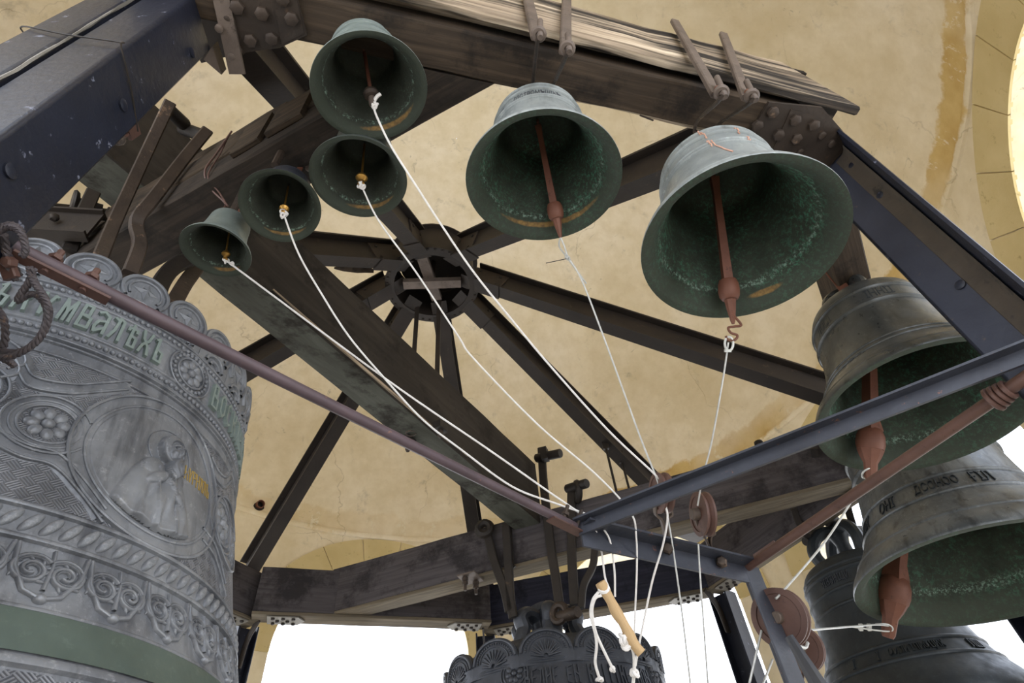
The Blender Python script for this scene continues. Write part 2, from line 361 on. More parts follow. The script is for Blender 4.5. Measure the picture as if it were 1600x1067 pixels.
# ------------------------------------------------------------------ the tower: drum wall with arches, dome, floor
TC = (-0.36, 2.68); TR = 3.48; ZF = -1.6; ZD = 3.37; ZS = 2.07; AW = 0.95; SILL = -0.9
def wp(u, z, r=TR): a = u / TR; return (TC[0] + r * math.cos(a), TC[1] + r * math.sin(a), z)
def bay(mb, ac):
    """one 45 degree bay with a round-headed opening; ac = angle of its centre"""
    hb = TR * PI / 8; u0 = ac * TR; NA = 28
    for r, flip in ((TR, False), (TR + 0.55, True)):
        def quad(p):
            vs = [wp(u0 + u, z, r) for (u, z) in p]; mb.add(vs, [(0, 1, 2, 3) if not flip else (3, 2, 1, 0)])
        for s in (-1, 1):
            us = np.linspace(AW, hb, 5)
            for i in range(4):
                for z0, z1 in ((ZF, SILL), (SILL, ZS), (ZS, ZD)):
                    a, b = s * us[i], s * us[i + 1]
                    if s < 0: a, b = b, a
                    quad([(b, z0), (a, z0), (a, z1), (b, z1)])
        for i in range(NA):
            a0, a1 = PI * i / NA, PI * (i + 1) / NA
            A, B = AW * math.cos(a0), AW * math.cos(a1)
            quad([(A, ZS + AW * math.sin(a0)), (B, ZS + AW * math.sin(a1)), (B, ZD), (A, ZD)])
            quad([(A, ZF), (B, ZF), (B, SILL), (A, SILL)])
    pr = [(AW, SILL), (AW, 0.5)] + [(AW * math.cos(PI * i / NA), ZS + AW * math.sin(PI * i / NA)) for i in range(NA + 1)] + [(-AW, 0.5), (-AW, SILL)]
    vs = [wp(u0 + u, z, TR) for u, z in pr] + [wp(u0 + u, z, TR + 0.55) for u, z in pr]; n = len(pr)
    mb.add(vs, [(i, (i + 1) % n, n + (i + 1) % n, n + i) for i in range(n)])
walls = {}
for nm, ks in (('wall_right', (-1, 0)), ('wall_back', (1, 2)), ('wall_left', (3, 4)), ('wall_front', (5, 6))):
    mb = MB()
    for k in ks: bay(mb, math.radians(22.5 + 45 * k))
    walls[nm] = struct(nm, mb, PLASTER, smooth=30)
def voussoirs(wall, ac, nb=9, w=0.30, proud=0.014):
    u0 = ac * TR
    for i in range(nb):
        a0 = PI * i / nb + 0.004; a1 = PI * (i + 1) / nb - 0.004; mb = MB(); vs = []; NR, NAA = 3, 4
        for lay in (0, 1):
            for j in range(NAA + 1):
                for q in range(NR + 1):
                    a = a0 + (a1 - a0) * j / NAA; rr = AW + w * q / NR
                    vs.append(wp(u0 + rr * math.cos(a), ZS + rr * math.sin(a), TR - (proud if lay == 0 else -0.01)))
        N = (NAA + 1) * (NR + 1); I = lambda l, j, q: l * N + j * (NR + 1) + q
        fs = [(I(0, j, q), I(0, j + 1, q), I(0, j + 1, q + 1), I(0, j, q + 1)) for j in range(NAA) for q in range(NR)]
        for j in range(NAA): fs += [(I(0, j, 0), I(1, j, 0), I(1, j + 1, 0), I(0, j + 1, 0)), (I(0, j, NR), I(0, j + 1, NR), I(1, j + 1, NR), I(1, j, NR))]
        for q in range(NR): fs += [(I(0, 0, q), I(0, 0, q + 1), I(1, 0, q + 1), I(1, 0, q)), (I(0, NAA, q), I(1, NAA, q), I(1, NAA, q + 1), I(0, NAA, q + 1))]
        mb.add(vs, fs); build('voussoir', mb, STONE, wall)
for wn_, d in (('wall_right', -22.5), ('wall_right', 22.5), ('wall_back', 67.5), ('wall_back', 112.5)): voussoirs(walls[wn_], math.radians(d))
mb = MB(); dome = [(TR * math.cos(a), ZD + 2.9 * math.sin(a)) for a in np.linspace(0, PI / 2 - 1e-3, 26)]
lathe(mb, dome, 96); mb.v = [(x + TC[0], y + TC[1], z) for x, y, z in mb.v]; struct('ceiling', mb, PLASTER, smooth=60)
mb = MB(); lathe(mb, [(TR + 0.01, ZD - 0.05), (TR - 0.018, ZD - 0.045), (TR - 0.026, ZD - 0.02), (TR - 0.018, ZD + 0.01), (TR + 0.01, ZD + 0.02)], 96)
mb.v = [(x + TC[0], y + TC[1], z) for x, y, z in mb.v]; struct('trim_1', mb, PLASTER, smooth=40)
mb = MB(); lathe(mb, [(0.001, ZF), (TR + 0.6, ZF), (TR + 0.6, ZF - 0.2)], 64); mb.v = [(x + TC[0], y + TC[1], z) for x, y, z in mb.v]; struct('floor', mb, FLOORM, smooth=20)

# ------------------------------------------------------------------ the octagonal frame
OC = V3((-0.40, 2.77, 0)); HB = 1.83                      # centre of the frame, height of the timbers' undersides
VTX = {'front left': (-0.87, 0.40), 'front right': (1.20, 1.02), 'right': (2.25, 3.02), 'back right': (1.35, 4.58), 'back': (-0.48, 4.86),
       'back left': (-2.14, 4.23), 'left': (-2.80, 2.75), 'side left': (-2.15, 1.10)}
ORDER = ['front left', 'front right', 'right', 'back right', 'back', 'back left', 'left', 'side left']

# columns: web facing the camera's side, one flange towards us, one away
def column_profile(kind):
    if kind == 'z': return [(0, 0), (0.172, 0), (0.172, 0.085), (0.160, 0.085), (0.160, 0.012), (0.012, 0.012), (0.012, 0.0)]
def place_column(label, o, ax, ay, prof, mat, top=HB, extras=None, name='steel_column', z0=ZF):
    t = thing(name, label, 'column', (o[0], o[1], z0))
    return t
# right front column: channel, web from az 37 to 43 degrees, rivets on the web, gusset bolted above
a = V3((1.238, 0.946, 0)); d = nrm((-0.52, 0.855, 0)); out = nrm((-0.855, -0.52, 0))
CR = thing('steel_column', 'blue black steel channel column at right, a raised flange along its outer edge', 'column', (a[0], a[1], ZF), group='columns of the octagonal frame')
mb = MB(); W = 0.172
def colbox(mb, p0, ax, ay, lx, ly, z0, z1, ch=0.003):
    c = V3(p0) + V3(ax) * lx / 2 + V3(ay) * ly / 2; obox(mb, (c[0], c[1], (z0 + z1) / 2), (0, 0, 1), ax, ay, z1 - z0, lx, ly, ch=ch)
colbox(mb, a + d * 0.02, d, -out, W - 0.02, 0.011, ZF, HB); build('web', mb, BLUELT, CR)
mb = MB(); sweep(mb, [V3((a[0], a[1], z)) + d * 0.024 + out * 0.001 for z in (ZF, 0.5, HB - 0.02)], [(0, -.004), (-0.056, -.004), (-0.052, 0.0025), (-0.022, 0.006), (-0.008, 0.016), (0.003, 0.034)], up=out); build('dusty_fillet', mb, DUSTY, CR)
mb = MB(); pr = [(-0.030, 0), (-0.012, 0), (0.014, 0.078), (0.013, 0.085), (0.004, 0.086), (0.001, 0.078)]
sweep(mb, [V3((a[0], a[1], z)) for z in (ZF, 0.5, HB + 0.09)], [(x, y) for x, y in pr], up=out); build('flange', mb, BLUE, CR)
mb = MB(); colbox(mb, a + d * (W - 0.012), d, -out, 0.012, 0.08, ZF, HB); build('flange', mb, BLUE, CR)
for q in ((0.05, 1.74), (0.09, 1.12), (0.12, 0.4), (0.06, 1.55)):
    mb = MB(); p = a + d * q[0]; bolt(mb, (p[0], p[1], q[1]), out, 0.013, 0.007, False); build('rivet', mb, BLUE, CR)
# left front column: a pair of channels back to back, pale mortar in the slot between them
a = V3((-0.747, 0.306, 0)); d = nrm((-0.10, 0.995, 0)); oxx = nrm((-0.995, -0.10, 0))
CL = thing('steel_column', 'big blue black double channel column crossing the upper left corner', 'column', (a[0], a[1], ZF), group='columns of the octagonal frame')
mb = MB(); colbox(mb, a + d * 0.004, d, oxx, 0.142, 0.125, ZF, HB, 0.010); wn_o = build('channel', mb, BLUE, CL, smooth=65); wn_o.modifiers.new('weighted', 'WEIGHTED_NORMAL')
mb = MB(); colbox(mb, a + oxx * 0.139, d, oxx, 0.150, 0.12, ZF, HB, 0.012); wn_o = build('channel', mb, BLUE, CL, smooth=65); wn_o.modifiers.new('weighted', 'WEIGHTED_NORMAL')
mb = MB(); sweep(mb, [V3((a[0], a[1], z)) + oxx * (0.131 + 0.0012 * math.sin(4 * z)) - d * (0.001 * random.random()) for z in np.linspace(0.55, HB, 26)], circ(0.0034, 6), up=d, wob=0.0008); build('pale_filler', mb, PERF, CL)
for z, u in ((1.70, 0.11), (1.28, 0.09), (0.9, 0.05)):
    mb = MB(); p = a + d * u; bolt(mb, (p[0], p[1], z), -oxx, 0.013, 0.006, False); build('rivet', mb, BLUE, CL)
mb = MB(); q = [a + oxx * x + d * y for x, y in ((0.262, 0.02), (0.262, -0.004), (0.13, -0.008), (0.0, -0.006), (-0.004, 0.0), (-0.004, 0.08), (0.002, 0.155))]
zz = [1.50, 1.50, 1.42, 1.37, 1.36, 1.33, 1.30]; tube(mb, smoothpath([(p[0], p[1], z) for p, z in zip(q, zz)]), 0.0018, 5)
build('tie_wire', mb, IRONK, CL)
# far columns
for nm, lab in (('back left', 'dark column with pale bolted plates behind the big ornate bell'), ('back', 'dark column standing just behind the scalloped central bell'),
                ('back right', 'blue black column between the bright arch and the pulleys'), ('right', 'dark blue column at the right edge beyond the lowest open bell'),
                ('left', 'steel column hidden beyond the large ornate bell'), ('side left', 'steel column at the left behind the front one')):
    x, y = VTX[nm]; c = V3((x, y, 0)); rad = nrm(c - OC); tg = V3((-rad[1], rad[0], 0))
    t = thing('steel_column', lab, 'column', (x, y, ZF), group='columns of the octagonal frame')
    for s in (-1, 1):
        mb = MB(); colbox(mb, c + tg * (s * 0.07 - 0.006), tg, rad, 0.012, 0.16, ZF, HB); build('flange', mb, BLUE, t)
    mb = MB(); colbox(mb, c - tg * 0.07 + rad * 0.075, tg, rad, 0.14, 0.01, ZF, HB); build('web', mb, BLUE, t)
    mb = MB()
    for z in np.arange(0.2, HB - 0.1, 0.22):
        for s in (-1, 1): bolt(mb, tuple((c + tg * s * 0.045 + rad * 0.075)[:2]) + (z,), -rad, 0.011, 0.006, False)
    build('rivets', mb, BLUE, t, kind='stuff')
    # knee bracket at the head
    mb = MB(); sweep(mb, smoothpath([V3((c[0], c[1], HB - 0.30)) - rad * 0.0, V3((c[0], c[1], HB - 0.12)) - rad * 0.03, V3((c[0], c[1], HB - 0.01)) - rad * 0.14]), rect(0.07, 0.012), up=tg)
    build('bracket', mb, STEEL, t)

# timber ring: one beam per side
TIM = {}
def timber(name, label, p0, p1, w, d, mats, side=1, group='timbers of the octagonal frame', n=9, parent=None, wob=0.0012, cat='beam'):
    """horizontal timber; p0-p1 is the lower edge nearest the camera, the section lies to the 'side' of it"""
    t = thing(name, label, cat, p0, group=group)
    mb = MB(); x0 = 0 if side > 0 else -w
    sweep(mb, seg(p0, p1, n), rect(w, d, 0.006, x0=x0), wob=wob)
    build('balk', mb, mats, t); return t
def vert3(n, z=HB, r=1.0): v = V3(VTX[n] + (0,)); v = OC + (v - OC) * r; return V3((v[0], v[1], z))
names = {('right', 'back right'): 'grey brown edge timber above the rearmost dark bell', ('back right', 'back'): 'blue shaded timber over the far right arch',
         ('back', 'back left'): 'grey timber over the far left arch', ('back left', 'left'): 'short dark timber meeting the far left column', ('left', 'side left'): 'timber behind the large ornate bell',
         ('front right', 'right'): 'brown timber carrying the bells at right'}
for (a_, b_), lab in names.items():
    A, B = vert3(a_, r=0.985), vert3(b_, r=0.985)
    dirn = nrm(B - A); inn = nrm(OC + [0, 0, HB] - (A + B) / 2)
    t = thing('frame_timber', lab, 'beam', A, group='timbers of the octagonal frame')
    sdv_ = np.cross(dirn, [0, 0, 1]); ino_ = 0.14 if (a_, b_) == ('back', 'back left') else 0.0; x0_ = -0.065 + (ino_ if np.dot(sdv_, inn) > 0 else -ino_)
    mb = MB(); sweep(mb, seg(A, B, 9), rect(0.13, 0.33, 0.006, x0=x0_), wob=0.0012)
    build('balk', mb, WOODN if (a_, b_) == ('back right', 'back') else WOODG if 'back' in a_ + b_ else WOODB, t)
    if 'back' not in a_ + b_: continue
    mb = MB(); sweep(mb, seg(A + inn * 0.0 - [0, 0, 0.022], B - [0, 0, 0.022], 9), rect(0.15, 0.022, 0.004, x0=x0_ - 0.01), wob=0.001); build('sole_plank', mb, WOODU, t)

A, B = at_h(-90, 338, 1.97), at_h(150, 352, 1.97)
t = thing('steel_beam', 'dark bolted steel beam glimpsed under the left column', 'beam', A, group=None)
mb = MB(); sweep(mb, [A, B], ibeam(0.045, 0.16)); build('web', mb, STEEL, t, smooth=0)
for px, py in ((84, 340), (79, 362)):
    mb = MB(); bolt(mb, at_h(px, py, 1.97 if py < 350 else 1.93), nrm(-at_h(px, py, 1.9) * [1, 1, .2]), 0.016, 0.015); build('bolt', mb, STEEL, t)
# pale perforated gusset plates under the corners
for nm in ORDER[2:]:
    i = ORDER.index(nm)
    for j, lab in ((-1, 'one'), (1, 'other')):
        o_n = ORDER[(i + j) % 8]; A = vert3(nm, HB - 0.034, 0.985); B = vert3(o_n, HB - 0.034, 0.985)
        if {nm, o_n} == {'back', 'back left'}: sh_ = nrm((OC - (A + B) / 2) * [1, 1, 0]) * 0.14; A = A + sh_; B = B + sh_
        dv = nrm(B - A); sd = V3((-dv[1], dv[0], 0))
        fl = {'back left': 'far left column', 'back': 'column behind the central bell', 'back right': 'column by the pulleys', 'right': 'column at the right edge', 'left': 'hidden left column', 'side left': 'left column'}[nm]
        turn = ('leftward' if (B - A)[0] < 0 else 'rightward') if abs((B - A)[0]) > abs((B - A)[1]) else ('near' if (B - A)[1] < 0 else 'far')
        t = thing('gusset_plate', f'pale plate with dark bolts under the {turn} timber at the {fl}', 'plate', A + dv * 0.2, group='corner plates under the frame')
        mb = MB(); vs = []
        for z in (0, 0.008):
            for (s_, w_) in ((0.09, -0.065), (0.30, -0.065), (0.35, 0.0), (0.30, 0.065), (0.09, 0.065)): vs.append(A + dv * s_ + sd * w_ + [0, 0, z])
        mb.add(vs, [(0, 1, 2, 3, 4), (9, 8, 7, 6, 5)] + [(i2, 5 + i2, 5 + (i2 + 1) % 5, (i2 + 1) % 5) for i2 in range(5)]); build('plate', mb, PERF, t)
        for s_ in (0.13, 0.20, 0.27):
            for w_ in (-0.042, 0.0, 0.042):
                if (s_ > 0.25 and w_ == 0.0): continue
                mb = MB(); bolt(mb, A + dv * (s_ + (0.03 if w_ == 0 else 0)) + sd * w_, (0, 0, -1), 0.014, 0.012); build('bolt', mb, STEEL, t)

# front timber: two layers, weathered cap outside
FA, FB = V3((-0.90, 0.19, HB)), V3((1.06, 0.825, HB)); fd = nrm(FB - FA); fn = V3((-fd[1], fd[0], 0))     # fn points into the frame
FT = thing('front_timber', 'brown timber under the bleached cap, crossing the top from which two large bells hang', 'beam', FA, group='timbers of the octagonal frame')
mb = MB(); sweep(mb, seg(FA, FB, 14), rect(0.125, 0.11, 0.006, x0=-0.125), wob=0.0015); build('balk', mb, WOODB, FT)
CA = V3((-0.95, 0.11, HB + 0.112)); CB = V3((1.24, 0.845, HB + 0.112))
CT = thing('cap_timber', 'bleached and split weathered cap timber along the top edge', 'beam', CA, group='timbers of the octagonal frame')
mb = MB(); sweep(mb, seg(CA, CB, 20), rect(0.21, 0.30, 0.010, x0=-0.21), wob=0.003)
# cut the right end on the slant
vs = np.array(mb.v); n8 = 8
for i in range(n8): vs[-n8 + i] += fd * (0.0 - 0.20 * (vs[-n8 + i][2] - CB[2]) / 0.30)
mb.v = [tuple(v) for v in vs]; build('balk', mb, WOODL, CT)
mb = MB(); dz_ = V3((0, 0, 0.088)); sweep(mb, seg(CA - fn * 0.006 - dz_, CB - fn * 0.006 - dz_, 20), rect(0.030, 0.385, 0.006, x0=-0.030), wob=0.002)
vs = np.array(mb.v)
for i in range(8): vs[-8 + i] += fd * (0.01 - 0.22 * (vs[-8 + i][2] - CB[2] + .088) / 0.385)
mb.v = [tuple(v) for v in vs]; build('front_board', mb, WOODL, CT)
mb = MB(); p = CB + V3((-0.06, 0.03, 0.30)); obox(mb, p, fd, fn, (0, 0, 1), 0.10, 0.08, 0.03); build('wedge', mb, WOODD, CT)
# riveted corner plates at the two ends of the front timber
def corner_plate(label, outline, bolts_, z, mat, ridges=()):
    P_ = [at_h(px, py, z) for px, py in outline]; c = sum(P_) / len(P_)
    t = thing('corner_plate', label, 'plate', c, group='corner plates at the front')
    n = len(P_); mb = MB(); mb.add(P_ + [p + V3((0, 0, 0.012)) for p in P_], [tuple(range(n)), tuple(range(n, 2 * n))[::-1]] + [(i, n + i, n + (i + 1) % n, (i + 1) % n) for i in range(n)])
    build('plate', mb, mat, t, smooth=0)
    for pts in ridges:
        Q = [at_h(px, py, z - 0.003) for px, py in pts]; m = len(Q); mb = MB()
        mb.add(Q + [p + V3((0, 0, 0.006)) for p in Q], [tuple(range(m)), tuple(range(m, 2 * m))[::-1]] + [(i, m + i, m + (i + 1) % m, (i + 1) % m) for i in range(m)]); build('cover_plate', mb, mat, t, smooth=0)
    for (px, py, r) in bolts_:
        p = at_h(px, py, z - 0.003); mb = MB(); bolt(mb, p, (0, 0, -1), r, r * 0.7, r > 0.017); build('bolt', mb, IRON, t)
    return t
corner_plate('brown bolted corner plate beside the right column head', [(1202, 160), (1285, 168), (1332, 222), (1290, 266), (1190, 262), (1168, 215)],
             [(1207, 175, .019), (1183, 196, .019), (1242, 187, .019), (1271, 195, .019), (1216, 210, .019), (1244, 216, .019), (1284, 211, .013), (1299, 224, .013), (1250, 237, .012)], HB - 0.014, STEELB,
             [[(1236, 171), (1286, 186), (1322, 222), (1290, 262), (1205, 240)]])
corner_plate('dark bolted corner plate at top, right of the big left column', [(318, -40), (345, 0), (376, 90), (384, 82), (437, 75), (480, 55), (470, 20), (455, -40)],
             [(371, 11, .019), (410, 21, .019), (392, 63, .018), (425, 60, .018), (456, 29, .019), (442, -1, .018), (373, 78, .012), (355, 30, .012)], HB - 0.010, STEELB, [[(440, 70), (420, -40), (455, -40), (475, 52)]])
# pale cleat between the column and that plate
t = thing('angle_cleat', 'pale scuffed angle cleat at the head of the big left column', 'bracket', at_h(345, 60, HB - 0.03), group=None)
mb = MB(); A0, A1 = at_h(326, -30, HB - 0.01), at_h(358, 116, HB - 0.045); sd = nrm(np.cross(A1 - A0, [0, 0, 1])); sweep(mb, [A0, A1], [(0, 0), (0.042, 0.004), (0.042, 0.014), (0.008, 0.014), (0.006, 0.07), (0, 0.07)][::1], up=(0, 0, 1)); build('leg', mb, IRONL, t)
mb = MB(); B0 = at_h(318, 93, HB - 0.02); B1 = at_h(346, 117, HB - 0.03); mb.add([B0, B1, at_h(332, 72, HB), B0 + V3((0, 0, .05)), B1 + V3((0, 0, .05)), at_h(332, 72, HB) + V3((0, 0, .05))], [(0, 1, 2), (5, 4, 3), (0, 3, 4, 1), (1, 4, 5, 2), (2, 5, 3, 0)]); build('stiffener', mb, IRONL, t, smooth=0)
for px, py in ((343, 44), (362, 88)):
    mb = MB(); bolt(mb, at_h(px, py, HB - 0.03), (0, 0, -1), 0.011, 0.009, False); build('rivet', mb, IRONL, t)

def mitre(mb):
    for i, v in enumerate(mb.v):
        v = V3(v); q = np.dot(v - FA, fn) - 0.127
        if q < 0: mb.v[i] = tuple(v + ld * (-q / np.dot(ld, fn)))
# chord L: the timber the four small bells hang from
LA, LB = at_h(60, 431, HB), V3((0.10, 0.420, HB)); LA = V3((-1.62, 1.095, HB)); ld = nrm(LB - LA); ln = V3((-ld[1], ld[0], 0))
LT = thing('bell_timber', 'layered brown timber carrying the four small bells', 'beam', LA, group='inner timbers of the frame')
mb = MB(); sweep(mb, seg(LA, LB, 14), rect(0.17, 0.155, 0.006, x0=-0.17), wob=0.0015); mitre(mb); build('lower_balk', mb, WOODD, LT)
mb = MB(); sweep(mb, seg(LA - ln * 0.004 + [0, 0, 0.160], LB - ln * 0.004 + [0, 0, 0.160], 14), rect(0.17, 0.17, 0.006, x0=-0.17), wob=0.0015); mitre(mb); build('middle_balk', mb, WOODB, LT)
mb = MB(); sweep(mb, seg(LA + ln * 0.01 + [0, 0, 0.334], LA + (LB - LA) * 0.50 + ln * 0.01 + [0, 0, 0.334], 10), rect(0.16, 0.15, 0.006, x0=-0.16), wob=0.002); mitre(mb); build('upper_balk', mb, WOODB, LT)
for s0, s1, zz_ in ((0.52, 0.60, 0.0), (0.44, 0.505, 0.0), (0.66, 0.80, 0.0)):
    mb = MB(); p0, p1 = LA + (LB - LA) * s0, LA + (LB - LA) * s1
    sweep(mb, seg(p0 - ln * 0.020 + [0, 0, 0.075], p1 - ln * 0.020 + [0, 0, 0.075], 3), rect(0.02, 0.22, 0.003, x0=-0.02), wob=0.001); build('facing_board', mb, WOODB, LT)

# cross beam X, resting on L and running back under the hub
XL0, XL1 = at_h(300, 425, 2.30), at_h(812, 835, 2.10); XR0, XR1 = at_h(392, 432, 2.30), at_h(848, 820, 2.10)
xd = nrm(XL1 - XL0); XL0 = XL0 - xd * 1.0; XR0 = XR0 + nrm(XR1 - XR0) * -1.0
XT = thing('cross_beam', 'big dark mottled cross beam running under the hub to the far timber', 'beam', XL0, group='inner timbers of the frame')
mb = MB(); vs = []; gr = []; N = 16
for i in range(N + 1):
    l = XL0 + (XL1 - XL0) * i / N; r = XR0 + (XR1 - XR0) * i / N; hgt = 0.52
    side_ = nrm(r - l); j = np.random.normal(0, 0.002, (4, 3)) if 0 < i < N else np.zeros((4, 3))
    q = [l + side_ * .006, r - side_ * .006, r + V3((0, 0, .006)), r + V3((0, 0, hgt)), l + V3((0, 0, hgt)), l + V3((0, 0, .006))]
    for k_, p in enumerate(q): vs.append(p + np.random.normal(0, 0.0015, 3) * (0 < i < N)); gr.append((i * 0.25, np.dot(p - l, side_), p[2] - l[2]))
fs = [(i * 6 + k_, (i + 1) * 6 + k_, (i + 1) * 6 + (k_ + 1) % 6, i * 6 + (k_ + 1) % 6) for i in range(N) for k_ in range(6)] + [tuple(range(6))[::-1], tuple(range(N * 6, N * 6 + 6))]
mb.add(vs, fs, 0, gr); mb.m = [0 if i < N * 6 and i % 6 == 0 else 1 for i in range(len(mb.f))]; build('balk', mb, [WOODX, WOODX2], XT)
mb = MB(); sx = nrm(XR1 - XL1)
sweep(mb, [XR0 + xd * 1.12 + sx * 0.004 + [0, 0, 0.012], XR1 - xd * 0.9 + sx * 0.004 + [0, 0, 0.012]], rect(0.012, 0.02, 0.002), wob=0); build('split_lath', mb, WOODL, XT)
for k_, (px, py) in enumerate(((688, 668), (638, 690))):
    c = at_h(px, py, 2.165); mb = MB(); obox(mb, c + V3((0, 0, 0.0)), xd, sx, (0, 0, 1), 0.075, 0.06, 0.05); build('bracket', mb, IRONK, XT)
    mb = MB(); bolt(mb, c - V3((0, 0, 0.02)), (0, 0, -1), 0.016, 0.05); build('bolt', mb, IRON, XT)
mb = MB(); tube(mb, smoothpath([at_h(642 + 8 * math.cos(t_), 677 + 4 * math.sin(t_), 2.16) for t_ in np.linspace(0, 5.6, 9)], 4), 0.004, 6); build('ring_bolt', mb, IRON, XT)

# far chord
GA, GB = V3((-1.58, 4.235, HB)), V3((2.02, 3.145, HB)); gd = nrm(GB - GA); gn = V3((-gd[1], gd[0], 0))
GT = thing('far_chord_timber', 'long grey timber with pale underside carrying the central bell', 'beam', GA, group='inner timbers of the frame')
mb = MB(); sweep(mb, seg(GA + [0, 0, 0.02], GB + [0, 0, 0.02], 16), rect(0.15, 0.34, 0.008, x0=-0.15), wob=0.0018); build('balk', mb, WOODG, GT)
mb = MB(); sweep(mb, seg(GA, GB, 16), rect(0.15, 0.024, 0.004, x0=-0.15), wob=0.0012); build('sole_plank', mb, WOODU, GT)
mb = MB(); c = at_h(735, 903, HB - 0.006); obox(mb, c, gd, gn, (0, 0, 1), 0.13, 0.16, 0.01); build('bearing_plate', mb, IRONL, GT)
for s in (-1, 1):
    mb = MB(); p = c + gd * 0.02 * s + gn * 0.045 * s; tube(mb, [p, p - [0, 0, 0.10]], 0.011, 8); knob(mb, p - V3((0, 0, 0.01)), (0, 0, -1), [(0.022, 0), (0.022, 0.025)], 6); knob(mb, p - V3((0, 0, 0.04)), (0, 0, -1), [(0.020, 0), (0.020, 0.02)], 6); build('stud_bolt', mb, IRON, GT)

# ------------------------------------------------------------------ hub and rafters
HUB = V3((-0.585, 2.768, 3.85))
H = thing('roof_hub', 'dark riveted steel ring where the eight rafters meet under the dome', 'hub', HUB)
mb = MB(); lathe(mb, [(0.335, -0.13), (0.335, 0.2), (0.323, 0.2), (0.323, -0.13), (0.335, -0.13)], 40); mb.v = [tuple(V3(v) + HUB) for v in mb.v]; build('drum', mb, STEEL, H)
for z in (-0.13, 0.2):
    mb = MB(); lathe(mb, [(0.30, z - .006), (0.372, z - .006), (0.372, z + .006), (0.30, z + .006), (0.30, z - .006)], 40); mb.v = [tuple(V3(v) + HUB) for v in mb.v]; build('ring_flange', mb, STEEL, H)
mb = MB(); obox(mb, HUB + V3((0.0, 0, -0.09)), nrm((0.99, 0.1, 0)), nrm((-0.1, 0.99, 0)), (0, 0, 1), 0.46, 0.075, 0.05); build('cross_bar', mb, IRONL, H)
mb = MB(); obox(mb, HUB + V3((-0.02, -0.02, -0.04)), nrm((0.1, 0.99, 0)), nrm((-0.99, 0.1, 0)), (0, 0, 1), 0.44, 0.085, 0.05); build('cross_bar', mb, IRONL, H)
mb = MB(); knob(mb, HUB + V3((0.0, 0.03, 0.20)), (0, 0, 1), [(0.285, 0), (0.285, 0.012)], 28); build('top_plate', mb, STEEL, H)
mb = MB(); tube(mb, [HUB + V3((0, 0, -0.05)), HUB + V3((0, 0, 0.25))], 0.025, 10); build('pin', mb, IRON, H)
mb = MB()
for i in range(40):
    t_ = 2 * PI * (i + 0.5) / 40; bolt(mb, HUB + V3((0.353 * math.cos(t_), 0.353 * math.sin(t_), -0.137)), (0, 0, -1), 0.010, 0.008, False)
build('rivets', mb, STEEL, H, kind='stuff')
raf_lab = {'front left': 'dark rafter running from the hub up behind the small bells', 'front right': 'dark rafter running from the hub behind the two middle bells', 'right': 'dark rafter running right from the hub to the shaded bell',
           'back right': 'dark rafter slanting down right from the hub with two hanger rods', 'back': 'dark rafter dropping straight down from the hub behind the cross beam', 'back left': 'dark rafter slanting down to the far left column',
           'left': 'dark rafter running down left from the hub behind the ornate bell', 'side left': 'dark rafter running left from the hub behind the small bells'}
for nm in ORDER:
    v = V3(VTX[nm] + (0,)); dv = nrm(v - V3((HUB[0], HUB[1], 0))); e1 = V3((v[0], v[1], 2.30)) - dv * 0.04; e1 = V3((-2.31, 4.30, 2.30)) if nm == 'back left' else e1 + V3((0, 0, 0.13)) if nm == 'back right' else e1; s0 = HUB + dv * 0.34
    t = thing('steel_rafter', raf_lab[nm], 'rafter', s0, group='rafters of the octagonal roof')
    ax = nrm(e1 - s0); sdv = nrm(np.cross(ax, [0, 0, 1])); upv = np.cross(sdv, ax)
    mb = MB(); sweep(mb, [s0, e1], [(-.005, -.10), (.005, -.10), (.005, .10), (-.005, .10)]); build('web', mb, STEEL, t, smooth=0)
    for zc in (-0.1, 0.1):
        mb = MB(); sweep(mb, [s0, e1], [(-.055, zc - .007), (.055, zc - .007), (.055, zc + .007), (-.055, zc + .007)]); build('flange', mb, STEEL, t, smooth=0)
    mb = MB()
    for s in (-1, 1): obox(mb, s0 + ax * 0.13 + sdv * s * 0.012, ax, sdv, upv, 0.30, 0.012, 0.17)
    build('splice_plate', mb, STEELB, t)
    mb = MB(); obox(mb, s0 + ax * 0.12 - upv * 0.112, ax, sdv, upv, 0.34, 0.13, 0.012); build('splice_plate', mb, STEEL, t)
    for s in (-1, 1):
        for q in ((0.03, 0.05), (0.03, -0.05), (0.22, 0.05), (0.22, -0.05)):
            mb = MB(); bolt(mb, s0 + ax * q[0] + sdv * s * 0.018 + upv * q[1], sdv * s, 0.012, 0.01, False); build('rivet', mb, STEEL, t)
    mb = MB(); obox(mb, e1 - V3((0, 0, 0.11)) + ax * 0.02, dv, sdv, (0, 0, 1), 0.26, 0.2, 0.014); build('foot_plate', mb, STEEL, t)
def rod_thing(name, label, cat, pts, r, mat, n=8, group=None, prof=None, up=None):
    t = MB()
    if prof: sweep(t, pts, prof, up or (0.2, 1, 0))
    else: tube(t, pts, r, n)
    return build(name, t, mat, label=label, cat=cat, group=group)
for px, py, lab in ((652, 480, 'left flat hanger bar dropping from the hub'), (686, 470, 'right flat hanger bar dropping from the hub')):
    p = at_h(px, py, HUB[2] - 0.12); rod_thing('hanger_bar', lab, 'bar', [p, p - V3((0, 0, 1.15))], 0, STEEL, group='hanger bars under the hub', prof=rect(0.035, 0.012, 0.002, z0=-0.006))
